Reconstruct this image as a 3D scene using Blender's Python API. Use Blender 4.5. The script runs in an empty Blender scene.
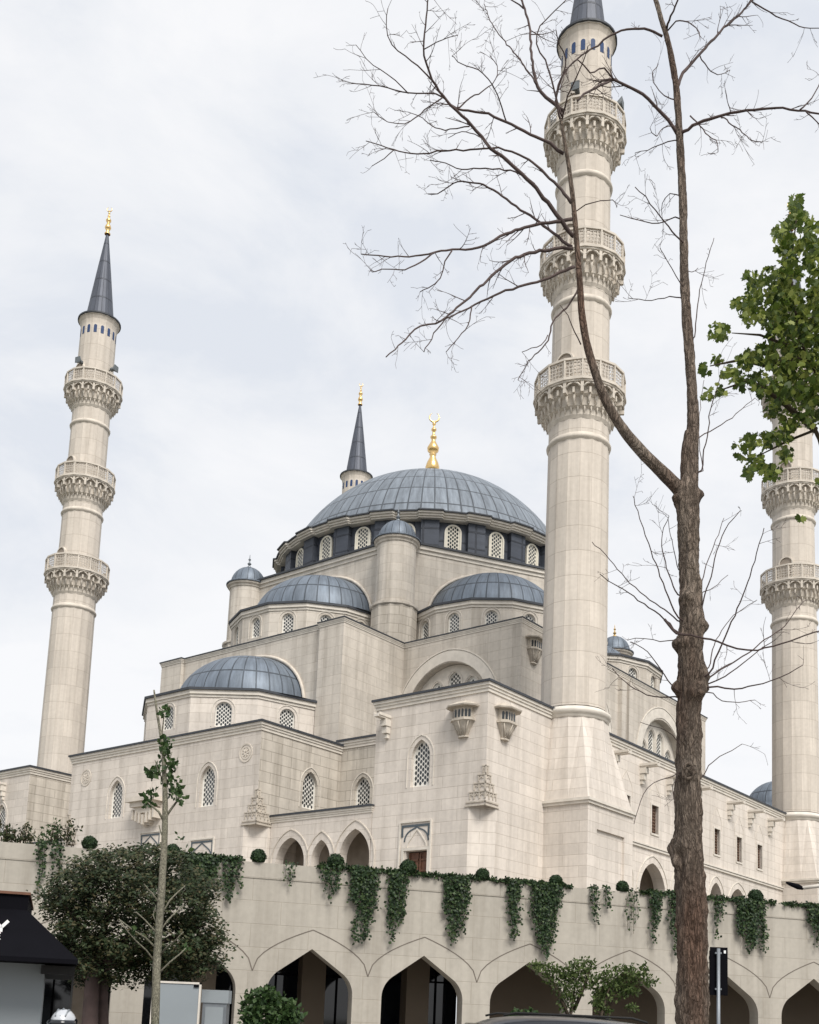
import bpy, bmesh, math, random
from math import sin, cos, pi, radians, hypot, sqrt, atan2
from mathutils import Vector, Matrix, noise
from mathutils.geometry import tessellate_polygon
random.seed(7)
R = random.random
def U(a, b): return a + (b - a) * R()
scene = bpy.context.scene
col = scene.collection
EYE = 1.6
# ------------------------------------------------------------------ camera
F, CX, CY, PITCH, ROLL = 1135.2, 409.5, 849.6, 0.15008, 0.04158
cd = bpy.data.cameras.new('camera'); cam = bpy.data.objects.new('camera', cd); col.objects.link(cam)
cd.sensor_fit = 'VERTICAL'; cd.sensor_height = 24.0; cd.lens = F / 1024 * 24.0
cd.shift_x = 0.0; cd.shift_y = (CY - 512) / 1024
cd.clip_start = 0.1; cd.clip_end = 3000
cam.matrix_world = Matrix.Translation((0, 0, EYE)) @ Matrix.Rotation(pi/2 + PITCH, 4, 'X') @ Matrix.Rotation(ROLL, 4, 'Z')
scene.camera = cam
def ray(x, y):
    ix = (x - CX) / F; iu = (CY - y) / F
    X = ix*cos(ROLL) - iu*sin(ROLL); W = ix*sin(ROLL) + iu*cos(ROLL)
    return Vector((X, cos(PITCH) - W*sin(PITCH), sin(PITCH) + W*cos(PITCH)))
def at(x, y, Y):            # point seen at (x, y) standing Y metres ahead
    d = ray(x, y); d = d * (Y / d.y); return Vector((d.x, d.y, d.z + EYE))
# mosque frame
TH = radians(51.036); CC = Vector((6.962, 48.516, 0))
E1 = Vector((cos(TH), sin(TH))); E2 = Vector((-sin(TH), cos(TH)))
CS = -(CC.x*E1.x + CC.y*E1.y); CT = -(CC.x*E2.x + CC.y*E2.y)
def on(x, y, s=None, t=None):   # point of a mosque plane, in mosque coordinates (eye-based z)
    d = ray(x, y); ds = d.x*E1.x + d.y*E1.y; dt = d.x*E2.x + d.y*E2.y
    k = (s - CS)/ds if s is not None else (t - CT)/dt
    return (CS + k*ds, CT + k*dt, k*d.z)
# ------------------------------------------------------------------ materials
def mat(name):
    m = bpy.data.materials.new(name); m.use_nodes = True
    nt = m.node_tree; b = nt.nodes['Principled BSDF']
    return m, nt, b
def nd(nt, t, **kw):
    n = nt.nodes.new(t)
    for k, v in kw.items():
        if k.startswith('i_'): n.inputs[k[2:].replace('_', ' ')].default_value = v
        else: setattr(n, k, v)
    return n
def plain(name, c, rough=0.7, metal=0.0, var=0.12, scale=3.0, bump=0.0, spec=0.4):
    m, nt, b = mat(name)
    b.inputs['Roughness'].default_value = rough; b.inputs['Metallic'].default_value = metal
    b.inputs['Specular IOR Level'].default_value = spec
    tc = nd(nt, 'ShaderNodeTexCoord')
    nz = nd(nt, 'ShaderNodeTexNoise'); nz.inputs['Scale'].default_value = scale; nz.inputs['Detail'].default_value = 6
    nt.links.new(tc.outputs['Object'], nz.inputs['Vector'])
    mp = nd(nt, 'ShaderNodeMapRange'); mp.inputs['To Min'].default_value = 1-var; mp.inputs['To Max'].default_value = 1+var
    mp.inputs['From Min'].default_value = .3; mp.inputs['From Max'].default_value = .7
    nt.links.new(nz.outputs['Fac'], mp.inputs['Value'])
    vm = nd(nt, 'ShaderNodeVectorMath', operation='SCALE'); vm.inputs[0].default_value = c[:3]
    nt.links.new(mp.outputs[0], vm.inputs['Scale']); nt.links.new(vm.outputs[0], b.inputs['Base Color'])
    if bump:
        bp = nd(nt, 'ShaderNodeBump'); bp.inputs['Strength'].default_value = bump; bp.inputs['Distance'].default_value = .05
        nt.links.new(nz.outputs['Fac'], bp.inputs['Height']); nt.links.new(bp.outputs[0], b.inputs['Normal'])
    return m
def stone(name, c, mortar=.82, bw=1.15, bh=.43, ms=.016, stain=.2, off=.5, tone=.06, patch=0.0):
    m, nt, b = mat(name); L = nt.links
    b.inputs['Roughness'].default_value = .82; b.inputs['Specular IOR Level'].default_value = .25
    uv = nd(nt, 'ShaderNodeUVMap')
    br = nd(nt, 'ShaderNodeTexBrick', offset=off)
    br.inputs['Scale'].default_value = 1; br.inputs['Brick Width'].default_value = bw; br.inputs['Row Height'].default_value = bh
    br.inputs['Mortar Size'].default_value = ms; br.inputs['Mortar Smooth'].default_value = .6; br.inputs['Bias'].default_value = 0
    br.inputs['Color1'].default_value = [x*(1-tone) for x in c] + [1]
    br.inputs['Color2'].default_value = [x*(1+tone) for x in c] + [1]
    br.inputs['Mortar'].default_value = [c[0]*mortar, c[1]*mortar*.98, c[2]*mortar*.95, 1]
    L.new(uv.outputs[0], br.inputs['Vector'])
    tc = nd(nt, 'ShaderNodeTexCoord')
    n1 = nd(nt, 'ShaderNodeTexNoise'); n1.inputs['Scale'].default_value = .28; n1.inputs['Detail'].default_value = 7; n1.inputs['Roughness'].default_value = .62
    L.new(tc.outputs['Object'], n1.inputs['Vector'])
    mpv = nd(nt, 'ShaderNodeMapping'); mpv.inputs['Scale'].default_value = (2.2, .12, 1)
    L.new(uv.outputs[0], mpv.inputs['Vector'])
    n2 = nd(nt, 'ShaderNodeTexNoise'); n2.inputs['Scale'].default_value = 1; n2.inputs['Detail'].default_value = 6; n2.inputs['Roughness'].default_value = .6
    L.new(mpv.outputs[0], n2.inputs['Vector'])
    n3 = nd(nt, 'ShaderNodeTexNoise'); n3.inputs['Scale'].default_value = 6; n3.inputs['Detail'].default_value = 5
    L.new(tc.outputs['Object'], n3.inputs['Vector'])
    def rng(src, a, b_, lo, hi):
        q = nd(nt, 'ShaderNodeMapRange'); q.inputs['From Min'].default_value = a; q.inputs['From Max'].default_value = b_
        q.inputs['To Min'].default_value = lo; q.inputs['To Max'].default_value = hi; L.new(src, q.inputs['Value']); return q.outputs[0]
    def mul(a, b_):
        q = nd(nt, 'ShaderNodeMath', operation='MULTIPLY'); L.new(a, q.inputs[0]); L.new(b_, q.inputs[1]); return q.outputs[0]
    f = mul(mul(rng(n1.outputs['Fac'], .35, .62, 1-stain*.55, 1.03), rng(n2.outputs['Fac'], .35, .56, 1-stain, 1.0)), rng(n3.outputs['Fac'], .3, .7, .95, 1.04))
    vm = nd(nt, 'ShaderNodeVectorMath', operation='SCALE'); L.new(br.outputs['Color'], vm.inputs[0]); L.new(f, vm.inputs['Scale'])
    # stained areas drift to a warmer grey
    mx = nd(nt, 'ShaderNodeMix', data_type='RGBA'); L.new(rng(n2.outputs['Fac'], .3, .5, .55*min(1, stain*2.2), 0), mx.inputs[0])
    L.new(vm.outputs[0], mx.inputs[6])
    v2 = nd(nt, 'ShaderNodeVectorMath', operation='MULTIPLY'); L.new(vm.outputs[0], v2.inputs[0]); v2.inputs[1].default_value = (.86, .80, .72)
    L.new(v2.outputs[0], mx.inputs[7]); L.new(mx.outputs[2], b.inputs['Base Color'])
    bp = nd(nt, 'ShaderNodeBump'); bp.inputs['Strength'].default_value = .35; bp.inputs['Distance'].default_value = .02
    inv = nd(nt, 'ShaderNodeMath', operation='SUBTRACT'); inv.inputs[0].default_value = 1; L.new(br.outputs['Fac'], inv.inputs[1])
    L.new(inv.outputs[0], bp.inputs['Height']); L.new(bp.outputs[0], b.inputs['Normal'])
    return m
def lead(name, c, bw=1.6, line=.4, rough=.55, ms=.06, var=.34, off=0.0):
    m, nt, b = mat(name); L = nt.links
    b.inputs['Roughness'].default_value = rough; b.inputs['Metallic'].default_value = .35; b.inputs['Specular IOR Level'].default_value = .5
    uv = nd(nt, 'ShaderNodeUVMap')
    br = nd(nt, 'ShaderNodeTexBrick', offset=off)
    for k, v in (('Scale', 1), ('Brick Width', bw), ('Row Height', 1), ('Mortar Size', ms), ('Mortar Smooth', .3), ('Bias', 0)): br.inputs[k].default_value = v
    br.inputs['Color1'].default_value = [x*.92 for x in c] + [1]; br.inputs['Color2'].default_value = [x*1.08 for x in c] + [1]
    br.inputs['Mortar'].default_value = [x*line for x in c] + [1]
    L.new(uv.outputs[0], br.inputs['Vector'])
    mpv = nd(nt, 'ShaderNodeMapping'); mpv.inputs['Scale'].default_value = (.5, 2.0, 1); L.new(uv.outputs[0], mpv.inputs['Vector'])
    n1 = nd(nt, 'ShaderNodeTexNoise'); n1.inputs['Scale'].default_value = 1.2; n1.inputs['Detail'].default_value = 7; n1.inputs['Roughness'].default_value = .65
    L.new(mpv.outputs[0], n1.inputs['Vector'])
    q = nd(nt, 'ShaderNodeMapRange'); q.inputs['From Min'].default_value = .3; q.inputs['From Max'].default_value = .7
    q.inputs['To Min'].default_value = 1-var; q.inputs['To Max'].default_value = 1+var; L.new(n1.outputs['Fac'], q.inputs['Value'])
    vm = nd(nt, 'ShaderNodeVectorMath', operation='SCALE'); L.new(br.outputs['Color'], vm.inputs[0]); L.new(q.outputs[0], vm.inputs['Scale'])
    L.new(vm.outputs[0], b.inputs['Base Color'])
    bp = nd(nt, 'ShaderNodeBump'); bp.inputs['Strength'].default_value = .6; bp.inputs['Distance'].default_value = .06
    L.new(br.outputs['Fac'], bp.inputs['Height']); L.new(bp.outputs[0], b.inputs['Normal'])
    return m
def leafmat(name, c1, c2, c3, rough=.55, trans=.25):
    m, nt, b = mat(name); L = nt.links
    g = nd(nt, 'ShaderNodeNewGeometry'); cr = nd(nt, 'ShaderNodeValToRGB')
    e = cr.color_ramp.elements; e[0].color = (*c1, 1); e[1].color = (*c3, 1)
    k = cr.color_ramp.elements.new(.55); k.color = (*c2, 1)
    L.new(g.outputs['Random Per Island'], cr.inputs['Fac']); L.new(cr.outputs[0], b.inputs['Base Color'])
    b.inputs['Roughness'].default_value = rough; b.inputs['Specular IOR Level'].default_value = .3
    tr = nd(nt, 'ShaderNodeBsdfTranslucent'); L.new(cr.outputs[0], tr.inputs['Color'])
    mx = nd(nt, 'ShaderNodeMixShader'); mx.inputs[0].default_value = trans
    L.new(b.outputs[0], mx.inputs[1]); L.new(tr.outputs[0], mx.inputs[2]); L.new(mx.outputs[0], nt.nodes['Material Output'].inputs['Surface'])
    return m
def barkmat(name, c1, c2, c3, sc=9.0, stretch=.28, bump=.9):
    m, nt, b = mat(name); L = nt.links
    tc = nd(nt, 'ShaderNodeTexCoord'); mp = nd(nt, 'ShaderNodeMapping'); mp.inputs['Scale'].default_value = (1, 1, stretch)
    L.new(tc.outputs['Object'], mp.inputs['Vector'])
    n0 = nd(nt, 'ShaderNodeTexNoise'); n0.inputs['Scale'].default_value = 5; n0.inputs['Detail'].default_value = 4
    L.new(mp.outputs[0], n0.inputs['Vector'])
    mxv = nd(nt, 'ShaderNodeMix', data_type='VECTOR'); mxv.inputs[0].default_value = .3
    L.new(mp.outputs[0], mxv.inputs[4]); L.new(n0.outputs['Color'], mxv.inputs[5])
    vo = nd(nt, 'ShaderNodeTexVoronoi', feature='DISTANCE_TO_EDGE'); vo.inputs['Scale'].default_value = sc*3.6
    L.new(mxv.outputs[1], vo.inputs['Vector'])
    n1 = nd(nt, 'ShaderNodeTexNoise'); n1.inputs['Scale'].default_value = sc*3; n1.inputs['Detail'].default_value = 10; n1.inputs['Roughness'].default_value = .7
    L.new(mp.outputs[0], n1.inputs['Vector'])
    n2 = nd(nt, 'ShaderNodeTexNoise'); n2.inputs['Scale'].default_value = 2.2; n2.inputs['Detail'].default_value = 4
    L.new(mp.outputs[0], n2.inputs['Vector'])
    cr = nd(nt, 'ShaderNodeValToRGB'); e = cr.color_ramp.elements
    e[0].position = .33; e[0].color = (*c1, 1); e[1].position = .68; e[1].color = (*c3, 1)
    k = e.new(.5); k.color = (*c2, 1); L.new(n2.outputs['Fac'], cr.inputs['Fac'])
    q = nd(nt, 'ShaderNodeMapRange'); q.inputs['From Max'].default_value = .22; q.inputs['To Min'].default_value = .42; q.inputs['To Max'].default_value = 1
    L.new(vo.outputs['Distance'], q.inputs['Value'])
    q2 = nd(nt, 'ShaderNodeMapRange'); q2.inputs['From Min'].default_value = .3; q2.inputs['From Max'].default_value = .7; q2.inputs['To Min'].default_value = .45; q2.inputs['To Max'].default_value = 1.6
    L.new(n1.outputs['Fac'], q2.inputs['Value'])
    mu = nd(nt, 'ShaderNodeMath', operation='MULTIPLY'); L.new(q.outputs[0], mu.inputs[0]); L.new(q2.outputs[0], mu.inputs[1])
    vm = nd(nt, 'ShaderNodeVectorMath', operation='SCALE'); L.new(cr.outputs[0], vm.inputs[0]); L.new(mu.outputs[0], vm.inputs['Scale'])
    L.new(vm.outputs[0], b.inputs['Base Color']); b.inputs['Roughness'].default_value = .9; b.inputs['Specular IOR Level'].default_value = .15
    bp = nd(nt, 'ShaderNodeBump'); bp.inputs['Strength'].default_value = bump; bp.inputs['Distance'].default_value = .03
    L.new(mu.outputs[0], bp.inputs['Height']); L.new(bp.outputs[0], b.inputs['Normal'])
    return m
def fretmat(name, c):
    m, nt, b = mat(name); L = nt.links
    b.inputs['Base Color'].default_value = (*c, 1); b.inputs['Roughness'].default_value = .85
    uv = nd(nt, 'ShaderNodeUVMap')
    vo = nd(nt, 'ShaderNodeTexVoronoi', feature='DISTANCE_TO_EDGE'); vo.inputs['Scale'].default_value = 6; vo.inputs['Randomness'].default_value = .3
    L.new(uv.outputs[0], vo.inputs['Vector'])
    g = nd(nt, 'ShaderNodeMath', operation='GREATER_THAN'); g.inputs[1].default_value = .13; L.new(vo.outputs['Distance'], g.inputs[0])
    # recess shade painted into the stone colour around the fretwork holes
    recess_shade = nd(nt, 'ShaderNodeMapRange'); recess_shade.inputs['From Min'].default_value = .05; recess_shade.inputs['From Max'].default_value = .11; recess_shade.inputs['To Min'].default_value = 1; recess_shade.inputs['To Max'].default_value = .42
    L.new(vo.outputs['Distance'], recess_shade.inputs['Value'])
    vm = nd(nt, 'ShaderNodeVectorMath', operation='SCALE'); vm.inputs[0].default_value = c; L.new(recess_shade.outputs[0], vm.inputs['Scale']); L.new(vm.outputs[0], b.inputs['Base Color'])
    tr = nd(nt, 'ShaderNodeBsdfTransparent'); mx = nd(nt, 'ShaderNodeMixShader')
    L.new(g.outputs[0], mx.inputs[0]); L.new(b.outputs[0], mx.inputs[1]); L.new(tr.outputs[0], mx.inputs[2])
    L.new(mx.outputs[0], nt.nodes['Material Output'].inputs['Surface'])
    return m
SC = (.67, .612, .55)
M = dict(
    stone=stone('limestone', SC, mortar=.80, bw=1.55, bh=.47, stain=.15, tone=.065),
    stained=stone('weathered_limestone', (.60, .55, .48), mortar=.68, stain=.24, ms=.022, tone=.07, bw=1.3, bh=.5),
    upper=stone('upper_limestone', (.60, .55, .485), mortar=.84, bw=1.5, bh=.5, stain=.2, tone=.05),
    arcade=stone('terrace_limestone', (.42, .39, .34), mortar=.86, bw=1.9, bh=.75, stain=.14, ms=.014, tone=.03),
    minaret=stone('minaret_limestone', (.63, .57, .50), mortar=.78, bw=1, bh=1.15, ms=.02, stain=.13, off=0.0),
    trim=plain('pale_trim_stone', (.64, .595, .53), .8, var=.1),
    carve=plain('carved_stone', (.60, .545, .475), .85, var=.16, scale=2),
    relief=plain('weathered_relief', (.49, .44, .375), .9, var=.2, scale=3),
    groove_shade=plain('dark_groove_shade', (.15, .13, .11), .9),  # dark colour standing in for the shadow in the arch grooves
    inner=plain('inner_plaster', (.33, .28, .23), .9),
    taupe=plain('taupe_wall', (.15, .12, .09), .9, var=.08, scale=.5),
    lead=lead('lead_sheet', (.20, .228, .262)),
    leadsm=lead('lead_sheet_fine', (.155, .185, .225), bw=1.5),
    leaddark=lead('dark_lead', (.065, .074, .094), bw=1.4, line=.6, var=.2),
    leadcap=plain('lead_edge', (.055, .06, .07), .6, .2),
    spire=lead('spire_lead', (.085, .094, .118), bw=1.5, line=.6, var=.2),
    gold=plain('gilded_metal', (.80, .55, .24), .3, 1.0, var=.05),
    lattice=plain('white_lattice', (.74, .72, .67), .7, var=.04),
    cream=plain('cream_lattice', (.74, .70, .60), .7, var=.04),
    pane=plain('dark_pane', (.02, .026, .03), .15, var=.2, spec=.6),
    blue=plain('blue_glass', (.03, .06, .15), .6, spec=.3),
    inlay=plain('blue_grey_inlay', (.075, .095, .11), .6),
    wood=plain('brown_timber', (.13, .06, .035), .6, var=.25, scale=8),
    grille=plain('brown_grille', (.16, .10, .07), .6, var=.2),
    grey=plain('grey_speaker', (.12, .135, .145), .6),
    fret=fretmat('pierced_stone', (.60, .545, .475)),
    ivy=leafmat('ivy_leaf', (.010, .022, .010), (.024, .050, .018), (.065, .10, .035), .5, .15),
    stem=plain('brown_stem', (.06, .045, .03), .9),
    box=leafmat('clipped_leaf', (.008, .02, .007), (.014, .036, .010), (.03, .06, .016), .6, .1),
    dark=leafmat('dark_leaf', (.014, .026, .010), (.032, .050, .018), (.075, .062, .028), .6, .15),
    green=leafmat('fresh_leaf', (.02, .045, .014), (.042, .082, .024), (.08, .125, .045), .5, .25),
    feather=leafmat('feathery_leaf', (.035, .06, .015), (.075, .11, .03), (.13, .17, .06), .5, .25),
    maple=leafmat('plane_leaf', (.03, .058, .010), (.10, .145, .024), (.29, .33, .08), .5, .4),
    bark=barkmat('tree_bark', (.20, .13, .097), (.225, .175, .14), (.36, .30, .245), 8, .24, 1.0),
    twig=plain('twig_bark', (.075, .052, .048), .85, var=.25),
    youngbark=barkmat('young_bark', (.17, .17, .12), (.22, .21, .16), (.30, .28, .22), 20, .5, .3),
    black=plain('black_awning', (.004, .004, .006), .9, spec=.08),
    white=plain('white_letter', (.8, .8, .8), .5, var=.02),
    metal=plain('grey_steel', (.22, .24, .26), .45, .5),
    panelgrey=plain('grey_board', (.26, .29, .31), .6, var=.05, scale=1),
    rubber=plain('black_rubber', (.015, .015, .015), .8),
    asphalt=plain('asphalt', (.05, .05, .052), .9, var=.2, scale=20, bump=.3),
    paving=stone('pavement_slabs', (.28, .26, .23), mortar=.7, bw=.6, bh=.6, stain=.2, off=0.0),
    grass=plain('ground_soil', (.08, .085, .05), .95, var=.3, scale=2),
)
def glassmat():
    m, nt, b = mat('shop_glass'); b.inputs['Base Color'].default_value = (.012, .014, .018, 1); b.inputs['Roughness'].default_value = .04
    b.inputs['Specular IOR Level'].default_value = .6; return m
M['glass'] = glassmat()
def carpaint(n, c, r=.25):
    m, nt, b = mat(n); b.inputs['Base Color'].default_value = (*c, 1); b.inputs['Metallic'].default_value = .2; b.inputs['Roughness'].default_value = r
    b.inputs['Coat Weight'].default_value = .35; b.inputs['Coat Roughness'].default_value = .03; return m
M['car'] = carpaint('dark_car_paint', (.02, .022, .03), .35); M['helmet'] = carpaint('silver_helmet', (.5, .52, .55), .3)
M['carglass'] = glassmat()
# ------------------------------------------------------------------ mesh builder
class MB:
    def __init__(s): s.v = []; s.f = []; s.uv = []; s.sm = []
    def face(s, pts, uv=None, smooth=False):
        i = len(s.v); s.v += [tuple(p) for p in pts]; s.f.append(tuple(range(i, i+len(pts))))
        s.uv.append(uv if uv else autouv(pts)); s.sm.append(smooth)
    def prism(s, poly, z0, z1, top=True, bottom=True, poly1=None):
        n = len(poly); q1 = poly1 or poly; run = 0
        for i in range(n):
            a = poly[i]; b = poly[(i+1) % n]; c = q1[(i+1) % n]; d = q1[i]
            s.face([(a[0], a[1], z0), (b[0], b[1], z0), (c[0], c[1], z1), (d[0], d[1], z1)])
        if top: s.face([(p[0], p[1], z1) for p in q1])
        if bottom: s.face([(p[0], p[1], z0) for p in reversed(poly)])
    def box(s, x0, x1, y0, y1, z0, z1): s.prism([(x0, y0), (x1, y0), (x1, y1), (x0, y1)], z0, z1)
    def obox(s, O, A, B, C):       # oriented box from corner O along A, B, C
        O, A, B, C = map(Vector, (O, A, B, C))
        if A.cross(B).dot(C) < 0: A, B = B, A
        c = [O, O+A, O+A+B, O+B, O+C, O+A+C, O+A+B+C, O+B+C]
        for f in ((0, 3, 2, 1), (4, 5, 6, 7), (0, 1, 5, 4), (1, 2, 6, 5), (2, 3, 7, 6), (3, 0, 4, 7)): s.face([c[i] for i in f])
    def lathe(s, prof, n=32, c=(0, 0), a0=0, a1=2*pi, uvm='stone', strips=None, smooth=True, uw=.5, sharp=False):
        strips = strips or n; arc = 0
        for j in range(len(prof)-1):
            (r0, z0), (r1, z1) = prof[j], prof[j+1]; d = hypot(r1-r0, z1-z0)
            for i in range(n):
                t0 = a0+(a1-a0)*i/n; t1 = a0+(a1-a0)*(i+1)/n
                P = [(c[0]+r0*cos(t0), c[1]+r0*sin(t0), z0), (c[0]+r0*cos(t1), c[1]+r0*sin(t1), z0), (c[0]+r1*cos(t1), c[1]+r1*sin(t1), z1), (c[0]+r1*cos(t0), c[1]+r1*sin(t0), z1)]
                if uvm == 'lead':
                    q0 = i*strips/n; q1 = (i+1)*strips/n; uv = [(arc, q0), (arc, q1), (arc+d, q1), (arc+d, q0)]
                else:
                    q0 = i*uw; q1 = (i+1)*uw; uv = [(q0, z0), (q1, z0), (q1, z1), (q0, z1)]
                if r0 < 1e-5: P = [P[0], P[2], P[3]]; uv = [uv[0], uv[2], uv[3]]
                elif r1 < 1e-5: P = P[:3]; uv = uv[:3]
                s.face(P, uv, smooth)
            arc += d
    def tube(s, pts, rad, n=8, cap=True, rough=0):
        pts = [Vector(p) for p in pts]; rings = []
        up = Vector((0, 0, 1))
        prev = None
        for i, p in enumerate(pts):
            d = (pts[min(i+1, len(pts)-1)] - pts[max(i-1, 0)])
            if d.length < 1e-6: d = Vector((0, 0, 1))
            d.normalize()
            if prev is None:
                a = d.orthogonal().normalized()
            else:
                a = prev - d*prev.dot(d)
                a = a.normalized() if a.length > 1e-6 else d.orthogonal().normalized()
            prev = a; b = d.cross(a)
            rr = rad[i]
            rings.append([p + (a*cos(2*pi*k/n) + b*sin(2*pi*k/n))*rr*(1+(U(-rough, rough) if rough else 0)) for k in range(n)])
        base = len(s.v)
        for r in rings: s.v += [tuple(q) for q in r]
        for i in range(len(rings)-1):
            for k in range(n):
                k2 = (k+1) % n
                s.f.append((base+i*n+k, base+i*n+k2, base+(i+1)*n+k2, base+(i+1)*n+k)); s.uv.append([(k/n, i), ((k+1)/n, i), ((k+1)/n, i+1), (k/n, i+1)]); s.sm.append(True)
        if cap:
            for rr, rev in ((0, True), (len(rings)-1, False)):
                idx = [base+rr*n+k for k in range(n)]
                if rev: idx.reverse()
                s.f.append(tuple(idx)); s.uv.append([(0, 0)]*n); s.sm.append(False)
    def build(s, name, m, parent=None, dz=0.0, org=None, merge=False):
        me = bpy.data.meshes.new(name)
        o3 = org or (0, 0, 0)
        me.from_pydata([(x-o3[0], y-o3[1], z+dz-o3[2]) for x, y, z in s.v], [], s.f)
        ul = me.uv_layers.new(name='UVMap'); k = 0
        data = [c for u in s.uv for p in u for c in p]
        ul.data.foreach_set('uv', data)
        me.polygons.foreach_set('use_smooth', s.sm)
        if merge:
            bm = bmesh.new(); bm.from_mesh(me); bmesh.ops.remove_doubles(bm, verts=bm.verts, dist=1e-4); bm.to_mesh(me); bm.free()
        me.materials.append(m); me.update()
        o = bpy.data.objects.new(name, me); col.objects.link(o)
        if parent: o.parent = parent
        return o
def autouv(pts):
    a = Vector(pts[0]); n = Vector((0, 0, 0))
    for i in range(len(pts)):
        p = Vector(pts[i]); q = Vector(pts[(i+1) % len(pts)]); n += (p-a).cross(q-a)
    if n.length < 1e-12: return [(p[0], p[1]) for p in pts]
    n.normalize()
    if abs(n.z) > .75: return [(p[0], p[1]) for p in pts]
    t = Vector((-n.y, n.x)).normalized()
    return [(p[0]*t.x + p[1]*t.y, p[2]) for p in pts]
def thing(name, label, cat, loc=(0, 0, 0), rz=0.0, group=None, kind=None):
    o = bpy.data.objects.new(name, None); col.objects.link(o); o.location = loc; o.rotation_euler = (0, 0, rz); o.empty_display_size = .2
    o['label'] = label; o['category'] = cat
    if group: o['group'] = group
    if kind: o['kind'] = kind
    return o
def tag(o, label=None, cat=None, group=None, kind=None):
    for k, v in (('label', label), ('category', cat), ('group', group), ('kind', kind)):
        if v: o[k] = v
    return o
def copy_tree(o, parent=None):
    c = o.copy(); col.objects.link(c); c.parent = parent
    for ch in o.children: copy_tree(ch, c)
    return c
def offset(poly, d):
    n = len(poly); out = []
    for i in range(n):
        p0, p1, p2 = Vector(poly[i-1][:2]), Vector(poly[i][:2]), Vector(poly[(i+1) % n][:2])
        e1 = (p1-p0).normalized(); e2 = (p2-p1).normalized()
        n1 = Vector((e1.y, -e1.x)); n2 = Vector((e2.y, -e2.x))
        k = 1 + n1.dot(n2)
        out.append(tuple(p1 + (n1+n2)*(d/max(k, .3))))
    return out
class Fr:     # vertical plane frame: O plan point, U along, N outward
    def __init__(s, O, P):
        s.O = Vector(O); s.L = (Vector(P)-s.O).length; s.U = (Vector(P)-s.O).normalized(); s.N = Vector((s.U.y, -s.U.x))
    def p(s, u, z, w=0.0):
        q = s.O + s.U*u + s.N*w; return (q.x, q.y, z)
    def uof(s, pt): return (Vector(pt[:2])-s.O).dot(s.U)
def arch_pts(hw, spring, apex, n=8, k=.8):
    rise = apex-spring
    if k == 0:      # two-centred pointed arch
        r = (hw*hw+rise*rise)/(2*hw); c = hw-r; ph = math.atan2(rise, -c)
        right = [(c+r*cos(ph*i/n), spring+r*sin(ph*i/n)) for i in range(n)]
        return right + [(0, apex)] + [(-x, z) for x, z in reversed(right)]
    r = k*hw; c = hw-r
    lo, hi = 0.0, pi/2
    if rise > r*1.02:
        for _ in range(40):
            m_ = (lo+hi)/2
            if -c*cos(m_)+rise*sin(m_) > r: hi = m_
            else: lo = m_
        phi = (lo+hi)/2
    else: phi = pi/2
    right = [(c+r*cos(phi*i/n), spring+r*sin(phi*i/n)) for i in range(n+1)]
    return right + [(0, apex)] + [(-x, z) for x, z in reversed(right)]
def round_pts(hw, spring, n=12): return [(hw*cos(pi*i/n), spring+hw*sin(pi*i/n)) for i in range(n+1)]
def opening(uc, hw, z0, spring, apex=None, k=.8):   # closed outline, counterclockwise seen from outside
    a = arch_pts(hw, spring, apex, k=k) if apex else round_pts(hw, spring)
    return [(uc-hw, z0), (uc+hw, z0)] + [(uc+x, z) for x, z in a]
def rect(u0, u1, z0, z1): return [(u0, z0), (u1, z0), (u1, z1), (u0, z1)]
def panel(mb, F_, outer, holes=(), depth=.35, caps=None, w=0.0):
    loops = [[Vector((u, z, 0)) for u, z in outer]] + [[Vector((u, z, 0)) for u, z in h] for h in holes]
    flat = [p for l in loops for p in l]
    for tri in tessellate_polygon(loops):
        a, b, c = (flat[i] for i in tri)
        ar = (b-a).cross(c-a).z
        if abs(ar) < 1e-9: continue
        if ar < 0: b, c = c, b
        pts = [a, b, c]
        mb.face([F_.p(q.x, q.y, w) for q in pts])
    for h in holes:
        for i in range(len(h)):
            a, b = h[i], h[(i+1) % len(h)]
            if hypot(a[0]-b[0], a[1]-b[1]) < 1e-6: continue
            mb.face([F_.p(a[0], a[1], w), F_.p(a[0], a[1], w-depth), F_.p(b[0], b[1], w-depth), F_.p(b[0], b[1], w)])
def strip(mb, F_, path, width, w0, w1, closed=False):
    """raised moulding following an open path in a plane frame"""
    n = len(path); L_ = []; R_ = []
    for i in range(n):
        p = Vector(path[i]); a = Vector(path[max(i-1, 0)]); b = Vector(path[min(i+1, n-1)])
        d1 = (p-a); d2 = (b-p)
        if d1.length < 1e-6: d1 = d2
        if d2.length < 1e-6: d2 = d1
        d1.normalize(); d2.normalize(); n1 = Vector((-d1.y, d1.x)); n2 = Vector((-d2.y, d2.x)); m_ = (n1+n2)
        m_ = m_/max(1+n1.dot(n2), .4)
        L_.append(p+m_*width/2); R_.append(p-m_*width/2)
    for i in range(n-1):
        a, b, c, d = R_[i], R_[i+1], L_[i+1], L_[i]
        q = [F_.p(x.x, x.y, w1) for x in (a, b, c, d)]
        # orientation outward
        if (b-a).cross(c-a) < 0: q.reverse()
        mb.face(q)
        mb.face([F_.p(a.x, a.y, w0), F_.p(b.x, b.y, w0), F_.p(b.x, b.y, w1), F_.p(a.x, a.y, w1)])
        mb.face([F_.p(c.x, c.y, w0), F_.p(d.x, d.y, w0), F_.p(d.x, d.y, w1), F_.p(c.x, c.y, w1)])
    for a, b in ((R_[0], L_[0]), (R_[-1], L_[-1])):
        mb.face([F_.p(a.x, a.y, w0), F_.p(b.x, b.y, w0), F_.p(b.x, b.y, w1), F_.p(a.x, a.y, w1)])
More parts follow.
